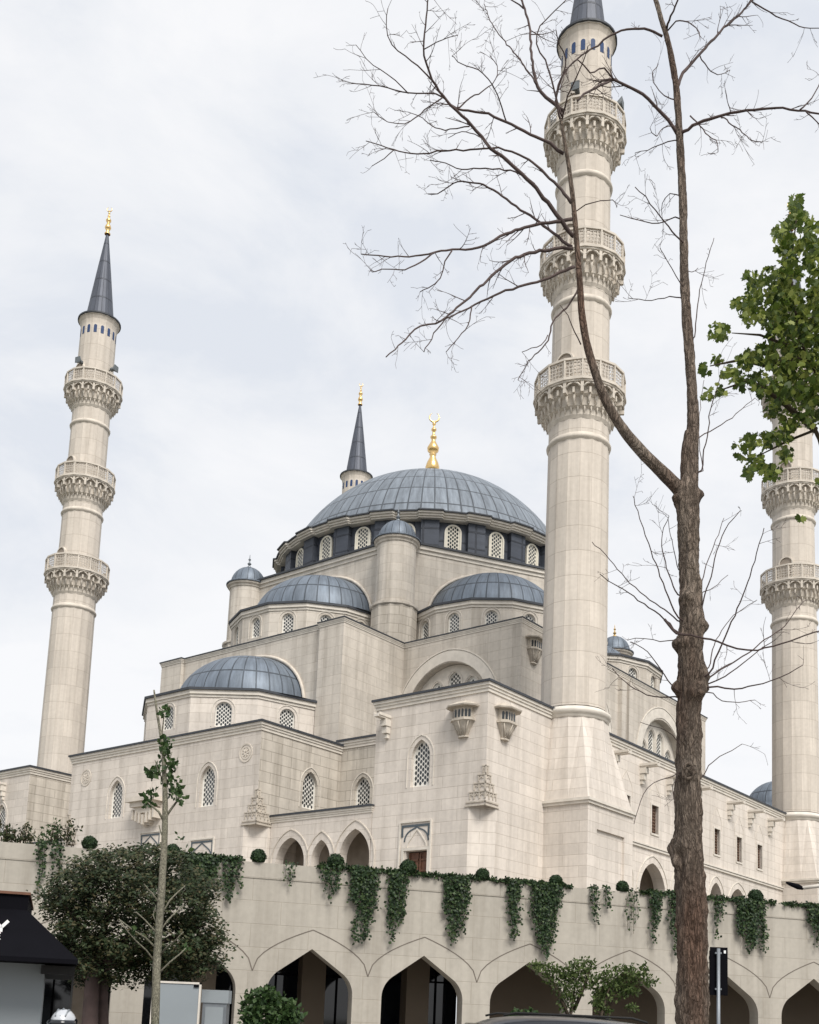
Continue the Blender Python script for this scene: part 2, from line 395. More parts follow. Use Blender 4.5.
def inside(poly, x, y):
    c = False; n = len(poly)
    for i in range(n):
        a, b = poly[i], poly[i-1]
        if (a[1] > y) != (b[1] > y) and x < (b[0]-a[0])*(y-a[1])/(b[1]-a[1])+a[0]: c = not c
    return c
def lattice_window(root, F_, outline, depth, mL='lattice', pitch=.2, name='window', out=.2, mould=True, dz=EYE):
    """stone moulding round the opening, a pale pierced screen and the dark panes seen through it"""
    mb = MB()
    mb.face([F_.p(u, z, -depth+.015) for u, z in outline])
    if mould:
        path = outline[2:]; path = [(outline[1][0], outline[1][1])] + path + [(outline[0][0], outline[0][1])]
        uc = sum(p[0] for p in outline)/len(outline); zc = sum(p[1] for p in outline)/len(outline)
        pth = []
        for i, (u, z) in enumerate(path):
            a = Vector(path[max(i-1, 0)]); b = Vector(path[min(i+1, len(path)-1)]); d = (b-a).normalized(); nn = Vector((d.y, -d.x))
            if nn.dot(Vector((u-uc, z-zc))) < 0: nn = -nn
            pth.append((u+nn.x*out, z+nn.y*out))
        mm = MB(); strip(mm, F_, pth, .04, -.02, .03)
    else: mm = None
    us = [p[0] for p in outline]; zs = [p[1] for p in outline]
    # solid border of the screen
    strip(mb, F_, list(outline)+[outline[0]], .09, -depth, -depth+.06)
    win = mb.build(name, M[mL], root, dz=dz)
    if mm: mm.build('moulding', M['trim'], win, dz=dz)
    pb = MB(); col_ = 0; r = pitch*.40; x = min(us)+.1
    uc = (min(us)+max(us))/2; nc = int((max(us)-min(us))/pitch/2)+1
    for i in range(-nc, nc+1):
        x = uc + i*pitch*.62; z = min(zs)+.06+(pitch*.58 if i % 2 else 0)
        while z < max(zs):
            if all(inside(outline, x+r*1.0*cos(a), z+r*1.1*sin(a)) for a in (0, 1.57, 3.14, 4.71, .8, 2.4)):
                pb.face([F_.p(x+r*.80*cos(pi/3*k), z+r*1.12*sin(pi/3*k), -depth+.022) for k in range(6)])
            z += pitch*1.16
    pb.build('pane', M['pane'], win, dz=dz)
    return win
def cornice(ms, ml, poly, zt, sc=1.0):
    sc *= .68
    for d, a, b in ((.07, -.62, -.42), (.13, -.42, -.25), (.2, -.25, -.07)): ms.prism(offset(poly, d*sc), zt+a*sc, zt+b*sc)
    ml.prism(offset(poly, .28*sc), zt-.07*sc, zt+.07*sc)
def walls(mb, poly, z0, z1, holes={}, depth=.35):
    n = len(poly); frames = []
    for i in range(n):
        F_ = Fr(poly[i], poly[(i+1) % n]); frames.append(F_)
        panel(mb, F_, rect(0, F_.L, z0, z1), holes.get(i, ()), depth)
    return frames
# ------------------------------------------------------------------ mosque
mosque = thing('mosque', 'large pale stone mosque with grey lead central dome, stepped semidomes and lattice windows', 'mosque', (CC.x, CC.y, 0), TH)
def part(mb, name, m, parent=None, **k): return mb.build(name, M[m], parent or mosque, dz=EYE, **k)
TER = 3.95      # terrace level (eye-based)
FLOOR = TER - .05
# --- south block (K + right wall): polygon, CCW
SB = [(-6.26, .19), (33.4, .19), (33.4, 6.0), (24.1, 6.0), (24.1, 5.0), (3.0, 5.0), (3.0, 6.0), (-6.26, 6.0)]
def chamf(poly, idx, c):
    out = []
    n = len(poly)
    for i, p in enumerate(poly):
        if i in idx:
            a = Vector(p); b = (Vector(poly[i-1])-a).normalized(); d = (Vector(poly[(i+1) % n])-a).normalized()
            out += [tuple(a+b*c), tuple(a+d*c)]
        else: out.append(p)
    return out
CH = .78; ZC = 8.58; ZTOP = 13.55
def add_block(poly, cidx, zt, up_holes, lo_holes, m='stone', stained=()):
    """two storeys: the lower one chamfered at the corners cidx. holes: {edge index of poly: [outline(u,z)]}"""
    up = MB(); st_ = MB(); fr = []
    for i in range(len(poly)):
        F_ = Fr(poly[i], poly[(i+1) % len(poly)]); fr.append(F_)
        panel(st_ if i in stained else up, F_, rect(0, F_.L, ZC, zt-.1), up_holes.get(i, ()), .3)
    if stained: part(st_, 'wall', 'stained')
    lp = chamf(poly, cidx, CH); lo = MB()
    lf = []
    n = len(lp)
    for i in range(n):
        F_ = Fr(lp[i], lp[(i+1) % n]); lf.append(F_); hs = []; src = None
        for j, hl in lo_holes.items():
            G = fr[j]
            if abs(F_.U.dot(G.U)) > .999 and abs((F_.O-G.O).dot(G.N)) < 1e-3 and F_.U.dot(G.U) > 0:
                sh = (F_.O-G.O).dot(G.U)
                for h in hl: hs.append([(u-sh, z) for u, z in h])
        panel(lo, F_, rect(0, F_.L, FLOOR, ZC), hs, .6)
        for h in hs: part_back.append((F_, h))
    if cidx: up.face([(p[0], p[1], ZC) for p in reversed(poly)])
    part(up, 'wall', m); part(lo, 'wall', m)
    cs, cl = MB(), MB(); cornice(cs, cl, poly, zt); part(cs, 'cornice', 'trim'); part(cl, 'roof_edge', 'leadcap')
    return fr
part_back = []
T0 = .19
def sU(s): return s+6.26            # along the right wall
rw_up = [rect(sU(s)-.42, sU(s)+.42, 9.57, 11.07) for s in (5.3, 8.27, 12.0, 15.65, 18.66, 21.65)]
rw_arch = []
for c, hw, ap in ((8.15, 1.4, 8.14), (5.05, .75, 8.0), (11.2, .75, 8.05), (15.6, .8, 8.08), (18.55, 1.35, 8.09), (21.6, .8, 8.05), (2.9, .6, 7.9)):
    rw_arch.append(opening(sU(c), hw, FLOOR+.05, 6.5 if hw > 1 else 7.05, ap, k=0))
# K left face is the last edge: from (-6.26,6.0) to (-6.26,.19): u = 6.0 - t
def kU(t): return 6.0-t
kwin = opening(kU(3.5), .49, 9.58, 10.82, 11.57, k=0)
kdoor = rect(kU(4.07), kU(2.96), FLOOR+.05, 6.9)
frS = add_block(SB, [0, 1], ZTOP, {0: rw_up, 7: [kwin]}, {0: rw_arch, 7: [kdoor]})
FK = frS[7]; FRW = frS[0]
# north mirror block
NB = [(-6.26, 32.05), (3.0, 32.05), (3.0, 33.6), (24.1, 33.6), (24.1, 32.6), (33.4, 32.6), (33.4, 38.46), (-6.26, 38.46)]
def nU(t): return 38.46-t
nwin = opening(nU(34.72), .5, 9.6, 10.82, 11.57, k=0)
frN = add_block(NB, [0, 7], ZTOP, {7: [nwin]}, {}, stained=(0,))
FN = frN[7]
# projecting L block
LB = [(-7.22, 12.09), (-1.4, 12.09), (-1.4, 26.57), (-7.22, 26.57)]
def lU(t): return 26.57-t
lw = [opening(lU(t), .52, 9.62, 10.85, 11.6, k=0) for t in (22.55, 15.58)]
lrw = [opening(3.38, .5, 9.78, 10.85, 11.6, k=0)]
portal = opening(lU(19.6), .75, FLOOR+.05, 7.6, 8.3)
frL = add_block(LB, [0, 3], 13.3, {3: lw, 0: lrw}, {}, stained=(0,))
FL = frL[3]; FLR = frL[0]
# recessed connecting walls
CB = [(-1.76, 5.9), (2.9, 5.9), (2.9, 12.15), (-1.76, 12.15)]
cw = [opening(12.15-10.62, .5, 10.1, 10.88, 11.62, k=0)]
frC = add_block(CB, [], ZTOP, {3: cw}, {}, stained=(3,))
FC = frC[3]
CB2 = [(-1.76, 26.5), (2.9, 26.5), (2.9, 32.15), (-1.76, 32.15)]
add_block(CB2, [], ZTOP, {}, {})
# low entrance arcades
def low_arcade(t0, t1, marks):
    poly = [(-6.28, t0), (-1.8, t0), (-1.8, t1), (-6.28, t1)]
    mb = MB(); F_ = Fr(poly[3], poly[0]); hs = []
    for c, hw, ap in marks: hs.append(opening(F_.uof((-6.28, c)), hw, FLOOR+.05, 6.5 if hw > 1 else 6.8, ap, k=0))
    for i in range(3): panel(mb, Fr(poly[i], poly[i+1]), rect(0, Fr(poly[i], poly[i+1]).L, FLOOR, 8.9))
    panel(mb, F_, rect(0, F_.L, FLOOR, 8.9), hs, .5)
    part(mb, 'wall', 'stone'); cs, cl = MB(), MB(); cornice(cs, cl, poly, 9.0, .7)
    cl.prism([(-6.4, t0), (-1.8, t0), (-1.8, t1), (-6.4, t1)], 9.0, 9.06, poly1=[(-6.4, t0), (-1.8, t0), (-1.8, t1), (-6.4, t1)])
    part(cs, 'cornice', 'trim'); part(cl, 'roof_edge', 'leadcap')
    tr = MB()
    for c, hw, ap in marks:
        u = F_.uof((-6.28, c)); a = arch_pts(hw+.28, 6.5 if hw > 1 else 6.8, ap+.38, k=0)
        strip(tr, F_, [(u+hw+.28, 6.2)]+[(u+x, z) for x, z in a]+[(u-hw-.28, 6.2)], .05, -.01, .035)
    part(tr, 'arch_moulding', 'carve')
    bk = MB(); bk.box(-4.6, -4.5, t0+.02, t1-.02, FLOOR, 8.6); part(bk, 'porch_wall', 'inner')
    # dark timber bracket frames on the porch wall
    Fb = Fr((-4.62, t1), (-4.62, t0)); fb = MB()
    for c, hw, ap in marks:
        if hw < 1: continue
        u = Fb.uof((-4.62, c-.55))
        strip(fb, Fb, [(u-.45, 7.35), (u+.5, 7.35), (u+.5, 5.6)], .1, -.01, .05); strip(fb, Fb, [(u-.45, 7.3), (u+.45, 6.4)], .08, -.01, .04)
    part(fb, 'porch_frame', 'inlay')
def tk(x, y=840): return on(x, y, s=-6.28)[1]
m_ = [((tk(276.5)+tk(305))/2, abs(tk(276.5)-tk(305))/2, 7.95), ((tk(312)+tk(330.8))/2, abs(tk(312)-tk(330.8))/2, 7.72), ((tk(339.6)+tk(370))/2, abs(tk(339.6)-tk(370))/2, 8.07)]
low_arcade(6.03, 12.06, m_)
low_arcade(26.6, 32.02, [(38.66-c-(.35 if c > 10.5 else 0), hw, ap) for c, hw, ap in m_])
# plaster behind the arches and doors of the main walls
bk = MB()
for F_, h in part_back:
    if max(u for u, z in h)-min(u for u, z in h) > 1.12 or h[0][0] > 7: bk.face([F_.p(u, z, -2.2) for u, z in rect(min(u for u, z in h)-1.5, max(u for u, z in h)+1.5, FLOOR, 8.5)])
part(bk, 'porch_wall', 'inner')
# windows
lattice_window(mosque, FK, kwin, .22); lattice_window(mosque, FN, nwin, .22)
for h in lw: lattice_window(mosque, FL, h, .22)
lattice_window(mosque, FLR, lrw[0], .22); lattice_window(mosque, FC, cw[0], .22)
# right wall: barred rectangular windows, blind arches, string course, arch mouldings
for h in rw_up:
    u0, u1, z0, z1 = h[0][0], h[1][0], h[0][1], h[2][1]
    mb = MB(); strip(mb, FRW, [(u0, z0), (u1, z0), (u1, z1), (u0, z1), (u0, z0)], .09, -.02, .045)
    w = part(mb, 'window', 'trim')
    g = MB(); g.face([FRW.p(u, z, -.24) for u, z in h]); g.build('pane', M['pane'], w, dz=EYE)
    g = MB(); nb = 5
    for i in range(nb+1):
        u = u0+.04+(u1-u0-.08)*i/nb; strip(g, FRW, [(u, z0+.02), (u, z1-.02)], .05, -.2, -.15)
    for i in range(10):
        z = z0+.06+(z1-z0-.1)*i/9; strip(g, FRW, [(u0+.02, z), (u1-.02, z)], .045, -.19, -.13)
    g.build('grille', M['grille'], w, dz=EYE)
tr = MB(); jt = MB()
for h in rw_up:
    u = (h[0][0]+h[1][0])/2; a = arch_pts(.62, 11.35, 12.2, k=.75)
    strip(jt, FRW, [(u+.62, 11.0)]+[(u+x, z) for x, z in a]+[(u-.62, 11.0)], .03, -.01, .012)
for (c, hw, ap) in ((8.15, 1.4, 8.14), (5.05, .75, 8.0), (11.2, .75, 8.05), (15.6, .8, 8.08), (18.55, 1.35, 8.09), (21.6, .8, 8.05), (2.9, .6, 7.9)):
    u = sU(c); sp = 6.5 if hw > 1 else 7.05; a = arch_pts(hw+.3, sp, ap+.36, k=0)
    strip(tr, FRW, [(u+hw+.3, sp-.4)]+[(u+x, z) for x, z in a]+[(u-hw-.3, sp-.4)], .05, -.01, .035)
strip(tr, FRW, [(sU(2.0), 8.8), (sU(25.2), 8.8)], .1, -.01, .09); strip(tr, FRW, [(sU(2.0), 8.9), (sU(25.2), 8.9)], .06, -.01, .13)
part(tr, 'string_course', 'trim'); part(jt, 'blind_arch', 'carve')
# K portal: inlaid panel, timber door
mb = MB(); strip(mb, FK, [(kU(4.42), 6.0), (kU(4.42), 8.12), (kU(2.80), 8.12), (kU(2.80), 6.0)], .07, -.01, .06)
strip(mb, FK, [(kU(4.22), 5.8), (kU(4.22), 6.98), (kU(2.88), 6.98), (kU(2.88), 5.8)], .12, -.01, .05)
strip(mb, FK, [(kU(3.52)+x*1.0, z) for x, z in arch_pts(.5, 7.05, 7.8)], .05, -.01, .03)
dr = part(mb, 'door', 'trim')
g = MB(); strip(g, FK, [(kU(4.3), 7.5), (kU(4.3), 7.95), (kU(2.92), 7.95), (kU(2.92), 7.5)], .09, -.01, .025)
strip(g, FK, [(kU(3.55)+x, z) for x, z in arch_pts(.62, 7.3, 7.88)], .06, -.01, .02); g.build('inlay', M['inlay'], dr, dz=EYE)
g = MB()
for a, b in ((4.07, 3.53), (3.50, 2.96)):
    F2 = FK; u0, u1 = kU(a)+.02, kU(b)-.02
    strip(g, FK, [((u0+u1)/2, 4.1), ((u0+u1)/2, 6.86)], u1-u0, -.3, -.2)
    for z in (4.6, 5.4, 6.1, 6.55): strip(g, FK, [(u0, z), (u1, z)], .07, -.2, -.16)
    strip(g, FK, [(u0+.05, 4.1), (u0+.05, 6.8)], .08, -.2, -.15)
g.build('door_leaf', M['wood'], dr, dz=EYE)
# front inscription panels on the L block and the portal hood
for c, zt, w_ in ((19.5, 8.68, .78), (15.65, 8.07, .82)):
    mb = MB(); u = lU(c)
    strip(mb, FL, [(u-w_, 5.0), (u-w_, zt), (u+w_, zt), (u+w_, 5.0)], .07, -.01, .05)
    w = part(mb, 'panel', 'trim')
    g = MB(); strip(g, FL, [(u-w_+.1, zt-1.3), (u-w_+.1, zt-.14), (u+w_-.1, zt-.14), (u+w_-.1, zt-1.3)], .08, -.01, .02)
    strip(g, FL, [(u+x, z) for x, z in arch_pts(w_-.12, zt-.95, zt-.2)], .06, -.01, .02); g.build('inlay', M['inlay'], w, dz=EYE)
    if c > 18:     # brush-like inscription strokes
        g = MB()
        for (x0, z0, x1, z1, x2, z2) in ((-.42, -.95, -.3, -1.08, -.12, -.95), (-.05, -1.05, .02, -.75, .06, -1.05), (.1, -1.02, .25, -1.12, .42, -.95), (.2, -.85, .3, -.8, .4, -.84), (-.3, -.72, -.2, -.66, -.1, -.72), (-.45, -1.18, 0, -1.22, .46, -1.16)):
            strip(g, FL, [(u+x0, zt+z0), (u+x1, zt+z1), (u+x2, zt+z2)], .06, -.01, .015)
        g.build('inscription', M['inlay'], w, dz=EYE)
def hood():
    mb = MB(); u = lU(19.75)
    mb2 = [(-.0, 0)]
    for i, (hw, z0, z1, w) in enumerate(((1.05, 10.15, 10.38, .75), (.85, 9.9, 10.15, .6), (.6, 9.6, 9.9, .45), (.42, 9.3, 9.6, .3), (.3, 9.0, 9.3, .18))):
        mb.obox(FL.p(u-hw, z0, -.02), Vector(FL.p(u+hw, z0, -.02))-Vector(FL.p(u-hw, z0, -.02)), Vector(FL.p(u-hw, z0, w))-Vector(FL.p(u-hw, z0, 0)), (0, 0, z1-z0))
    for i in range(7):
        uu = u-.8+i*.27
        mb.obox(FL.p(uu, 9.0+.1*abs(i-3), -.02), Vector(FL.p(uu+.12, 0, 0))-Vector(FL.p(uu, 0, 0)), Vector(FL.p(0, 0, .5))-Vector(FL.p(0, 0, 0)), (0, 0, .5))
    part(mb, 'portal_hood', 'carve')
hood()
# medallions
for t, z in ((25.26, 12.0), (13.04, 11.92)):
    mb = MB(); u = lU(t)
    for r_, w_ in ((.42, .025), (.28, .02)): strip(mb, FL, [(u+r_*cos(2*pi*i/24), z+r_*sin(2*pi*i/24)) for i in range(25)], .07, -.01, w_)
    for i in range(8): a = pi*i/4; strip(mb, FL, [(u+.06*cos(a), z+.06*sin(a)), (u+.22*cos(a), z+.22*sin(a))], .06, -.01, .03)
    part(mb, 'medallion', 'carve')
# muqarnas corner ornaments
def corner_orn(F1, F2, z0=8.58):
    """F1 ends at the corner, F2 starts at it"""
    mb = MB()
    for F_, end in ((F1, F1.L), (F2, 0.0)):
        sg = -1 if end else 1
        for k, (z, ww) in enumerate(((z0-.04, .95), (z0+.10, .9))):
            strip(mb, F_, [(end-sg*.045, z), (end+sg*ww, z)], .06, -.01, .045)
        for k in range(4):
            zz = z0+.2+k*.34; ww = .78-k*.2; nn = 3-k if k < 3 else 1
            strip(mb, F_, [(end-sg*.045, zz+.3), (end+sg*ww, zz+.3)], .05, -.01, .045)
            cnt = max(1, 3-k)
            for i in range(cnt+1):
                uu = end+sg*(ww*(i+.0)/max(1, cnt)); uu = end+sg*min(ww-.05, max(.0, ww*i/cnt))
                strip(mb, F_, [(uu, zz+.02), (uu, zz+.28)], .06, -.01, .035)
                if i < cnt:
                    um = end+sg*ww*(i+.5)/cnt; strip(mb, F_, [(um-.07, zz+.14), (um, zz+.24), (um+.07, zz+.14)], .04, -.01, .03)
    part(mb, 'corner_ornament', 'relief')
corner_orn(FK, FRW); corner_orn(FL, FLR)
corner_orn(FN, frN[0])
corner_orn(Fr((-7.0, 26.57), (-7.22, 26.57)), FL)
# water spouts (stone consoles)
def spout(F_, u, z, proj=.95):
    mb = MB(); o = Vector(F_.p(0, 0, 0)); N3 = Vector((F_.N.x, F_.N.y, 0)); U3 = Vector((F_.U.x, F_.U.y, 0))
    def b(u0, u1, w0, w1, z0, z1): mb.obox(F_.p(u0, z0, w0), U3*(u1-u0), N3*(w1-w0), (0, 0, z1-z0))
    b(u-.13, u+.13, -.02, proj, z-.12, z); b(u-.17, u-.11, -.02, proj-.03, z-.05, z+.07); b(u+.11, u+.17, -.02, proj-.03, z-.05, z+.07)
    b(u-.16, u+.16, -.02, .34, z-.42, z-.14); b(u-.13, u+.13, -.02, .24, z-.72, z-.44); b(u-.09, u+.09, -.02, .14, z-.92, z-.74)
    part(mb, 'water_spout', 'trim')
for s in (3.9, 6.8, 9.7, 12.9, 17.2, 20.1, 23.1): spout(FRW, sU(s), 12.75)
spout(FK, kU(5.35), 12.75, .8); spout(FN, nU(34.6), 12.75, .8)
# bird houses
def birdhouse(F_, u, z, sc=1.0):
    N3 = Vector((F_.N.x, F_.N.y, 0)); U3 = Vector((F_.U.x, F_.U.y, 0)); mb = MB(); w3 = lambda uu, ww, zz: Vector(F_.p(u+uu*sc, z+zz*sc, ww*sc))
    def slab(hw0, d0, z0, hw1, d1, z1):
        q0 = [(-hw0, -.02), (-hw0, d0*.5), (-hw0*.55, d0), (hw0*.55, d0), (hw0, d0*.5), (hw0, -.02)]
        q1 = [(-hw1, -.02), (-hw1, d1*.5), (-hw1*.55, d1), (hw1*.55, d1), (hw1, d1*.5), (hw1, -.02)]
        for i in range(5):
            a, b = q0[i], q0[i+1]; c, d = q1[i+1], q1[i]
            mb.face([w3(*a, z0), w3(*d, z1), w3(*c, z1), w3(*b, z0)])
        mb.face([w3(*a, z1) for a in reversed(q1)]); mb.face([w3(*a, z0) for a in q0])
    slab(.72, .62, .0, .3, .22, .22); slab(.70, .6, -.06, .72, .62, .0); slab(.06, .06, .2, .02, .02, .34)
    slab(.46, .38, -.55, .46, .38, -.06)
    slab(.54, .46, -.62, .54, .46, -.54); slab(.2, .14, -1.2, .48, .42, -.62); slab(.24, .18, -1.26, .24, .18, -1.2)
    o = part(mb, 'birdhouse', 'relief'); pb = MB()
    # little arched openings and columns
    fs = [((-.46, .19), (-.46*.55, .38)), ((-.46*.55, .38), (.46*.55, .38)), ((.46*.55, .38), (.46, .19))]
    for a, b in fs:
        a = Vector(a); b = Vector(b); d = (b-a); nn = Vector((-d.y, d.x)).normalized(); cnt = 3 if d.length > .4 else 2
        for i in range(cnt):
            c = a+d*((i+.5)/cnt); h = d.normalized()*.05; off = nn*.006
            pb.face([w3(c.x-h.x+off.x, c.y-h.y+off.y, -.48), w3(c.x-h.x+off.x, c.y-h.y+off.y, -.2), w3(c.x+off.x, c.y+off.y, -.14), w3(c.x+h.x+off.x, c.y+h.y+off.y, -.2), w3(c.x+h.x+off.x, c.y+h.y+off.y, -.48)])
    pb.build('nest_hole', M['pane'], o, dz=EYE)
    rb = MB()
    for i in range(5):
        x0 = -.4+i*.2; p0 = w3(x0, .43-abs(x0)*.35, -.64); p1 = w3(x0*.42, .17, -1.18); rb.tube([p0, p1], [.03*sc, .025*sc], 5)
    rb.build('rib', M['relief'], o, dz=EYE)
birdhouse(FK, kU(1.32), 12.62); birdhouse(FRW, sU(-5.1), 12.62)
# --- P block (wall behind the left semidome)
PB = [(-1.7, 12.5), (2.9, 12.5), (2.9, 26.2), (-1.7, 26.2)]
mb = MB()
ZP = 19.95
PP = [(-1.93, 12.23), (2.88, 12.23), (2.88, 26.43), (-1.93, 26.43), (-1.93, 24.7), (-1.72, 24.7), (-1.72, 13.9), (-1.93, 13.9)]
walls(mb, PP, 12.9, ZP-.1); part(mb, 'wall', 'upper')
cs, cl = MB(), MB(); cornice(cs, cl, PP, ZP, .6); part(cs, 'cornice', 'trim'); part(cl, 'roof_edge', 'leadcap')
# --- main body M with the two great arches
MP = [(2.87, 4.74), (24.3, 4.74), (24.3, 33.9), (2.87, 33.9)]
ML_ = Fr(MP[3], MP[0]); MS_ = Fr(MP[0], MP[1])
bigL = [opening(33.9-9.24, 2.72, 13.6, 15.6, 18.42, k=0), opening(33.9-29.4, 2.72, 13.6, 15.6, 18.42, k=0)]
bigS = [opening(18.3-2.87, 2.72, 13.6, 15.6, 18.36, k=0), opening(8.8-2.87, 2.72, 13.6, 15.6, 18.36, k=0)]
mb = MB(); fM = walls(mb, MP, 12.9, ZP-.1, {3: bigL, 0: bigS}, .5); part(mb, 'wall', 'upper')
cs, cl = MB(), MB(); cornice(cs, cl, MP, ZP, .6); part(cs, 'cornice', 'trim'); part(cl, 'roof_edge', 'leadcap')
def tympanum(F_, uc, wins):
    hs = [opening(u, .40, z0, zt-.55, zt, k=0) for u, z0, zt in wins]
    mb = MB(); panel(mb, F_, opening(uc, 2.72, 13.6, 15.6, 18.4, k=0), hs, .18, w=-.46)
    part(mb, 'tympanum', 'trim')
    G = Fr(F_.O - F_.N*.46, F_.O - F_.N*.46 + F_.U*F_.L)
    for h in hs: lattice_window(mosque, G, h, .15, pitch=.2, out=.09)
    tr = MB(); a = arch_pts(3.34, 15.6, 19.1, k=0, n=14)
    strip(tr, F_, [(uc+3.34, 13.7)]+[(uc+x, z) for x, z in a]+[(uc-3.34, 13.7)], .06, -.01, .05)
    a = arch_pts(3.0, 15.6, 18.75, k=0, n=14)
    strip(tr, F_, [(uc+3.0, 13.7)]+[(uc+x, z) for x, z in a]+[(uc-3.0, 13.7)], .56, -.01, .03)
    part(tr, 'arch_moulding', 'trim')
uc = 33.9-9.24
for uc in (33.9-9.24, 33.9-29.4): tympanum(ML_, uc, [(uc+.12, 15.3, 18.02), (uc-.98, 15.0, 17.62), (uc+1.22, 15.0, 17.62)])
for uc in (18.3-2.87, 8.8-2.87): tympanum(MS_, uc, [(uc-1.62, 14.6, 16.9), (uc-.54, 14.8, 17.75), (uc+.54, 14.8, 17.75), (uc+1.62, 14.6, 16.9)])
mb = MB()
for s in (13.05, 13.9): mb.box(s-.28, s+.28, 4.5, 4.8, 13, ZP-.45)
part(mb, 'pilaster', 'upper')
birdhouse(MS_, 3.92-2.87, 19.1)
birdhouse(FLR if False else ML_, 33.9-5.6, 19.1) if False else None
# --- semidome with faceted drum
OX, OY = 13.57, 19.33
def semidome(c, ang, Rr, nf, z0, zr, hd, strips, whw, wz0, wsp, mwall='upper', span=180, rdome=4.05):
    verts = [(c[0]+Rr*cos(radians(ang-span/2+span/nf*i)), c[1]+Rr*sin(radians(ang-span/2+span/nf*i))) for i in range(nf+1)]
    mb = MB(); jobs = []
    for i in range(nf):
        F_ = Fr(verts[i], verts[i+1]); h = opening(F_.L/2, whw, wz0, wsp)
        panel(mb, F_, rect(0, F_.L, z0, zr-.08), [h], .22); jobs.append((F_, h))
    part(mb, 'drum', mwall)
    for F_, h in jobs: lattice_window(mosque, F_, h, .16, pitch=.17, out=.16)
    cs, cl = MB(), MB(); poly = verts + [tuple(Vector(c[:2]) - Vector((cos(radians(ang)), sin(radians(ang))))*.3)]
    # closed ring polygon
    for d, a, b in ((.05, -.4, -.26), (.12, -.26, -.06)): cs.prism(offset(poly, d), zr+a, zr+b)
    cl.prism(offset(poly, .2), zr-.06, zr+.06)
    part(cs, 'cornice', 'trim'); part(cl, 'roof_edge', 'leadcap')
    sh_ = .35 if ang == 180 else 0; cc = c; c = (c[0], c[1]-sh_)
    md = MB(); r0 = rdome; prof = []
    for k in range(15):
        a = pi/2*k/14; prof.append((r0*cos(a)*1.0 if k < 14 else 0, zr+.08+hd*sin(a)))
    md.lathe(prof, strips*2, c, radians(ang-span/2-2), radians(ang+span/2+2), 'lead', strips)
    md.lathe([(Rr*cos(radians(span/nf/2))-.05, zr+.05), (r0+.06, zr+.16), (r0, zr+.17)], strips*2, c, radians(ang-span/2), radians(ang+span/2), 'lead', strips)
    part(md, 'semidome', 'leadsm', merge=True)
    # weathering roll where the semidome meets the wall
    rl = MB(); tx, ty = -sin(radians(ang)), cos(radians(ang)); nx, ny = cos(radians(ang)), sin(radians(ang))
    pts = [(c[0]+tx*(r0+.12)*cos(pi*i/24)+nx*.04, c[1]+ty*(r0+.12)*cos(pi*i/24)+ny*.04, zr+.08+(hd+.12)*sin(pi*i/24)) for i in range(25)]
    rl.tube(pts, [.09]*25, 6); part(rl, 'flashing', 'carve')
semidome((-1.72, 19.33), 180, 5.4, 5, 12.9, 15.78, 3.05, 18, .42, 13.9, 14.75, 'stone', rdome=3.95)
RH = 11.9; AP = RH*cos(pi/6)
for a in (180, 240, 300, 0, 60, 120):
    c = (OX+AP*cos(radians(a)), OY+AP*sin(radians(a)))
    if a == 300: semidome(c, a, 4.75, 7, 19.7, 22.05, 2.0, 16, .34, 20.35, 21.15, rdome=3.0)
    else: semidome(c, a, 4.75, 7, 19.7, 22.05, 2.95, 18, .34, 20.35, 21.15, rdome=3.88)
# far semidome (mirror of the near one)
semidome((28.9, 19.33), 0, 5.4, 5, 12.9, 15.78, 3.05, 18, .42, 13.9, 14.75, 'stone', rdome=3.95)
mb = MB(); PF = [(24.2, 12.23), (28.9, 12.23), (28.9, 26.43), (24.2, 26.43)]
walls(mb, PF, 12.9, ZP-.1); part(mb, 'wall', 'upper')
cs, cl = MB(), MB(); cornice(cs, cl, PF, ZP, .6); part(cs, 'cornice', 'trim'); part(cl, 'roof_edge', 'leadcap')
mb = MB(); walls(mb, [(28.0, 6.05), (34.3, 6.05), (34.3, 32.5), (28.0, 32.5)], FLOOR, 13.2); part(mb, 'wall', 'stone')
mb = MB(); walls(mb, [(34.0, 2.4), (38.6, 2.4), (38.6, 7.0), (34.0, 7.0)], FLOOR, 15.8); mb.face([(34.0, 2.4, 15.8), (38.6, 2.4, 15.8), (38.6, 7, 15.8), (34, 7, 15.8)]); part(mb, 'wall', 'stone')
mb = MB(); mb.lathe([(2.35, 15.75), (2.3, 15.95)]+[(2.2*cos(pi/2*k/12) if k < 12 else 0, 15.95+2.15*sin(pi/2*k/12)) for k in range(13)], 48, (36.3, 4.7), uvm='lead', strips=20); part(mb, 'side_dome', 'leadsm', merge=True)
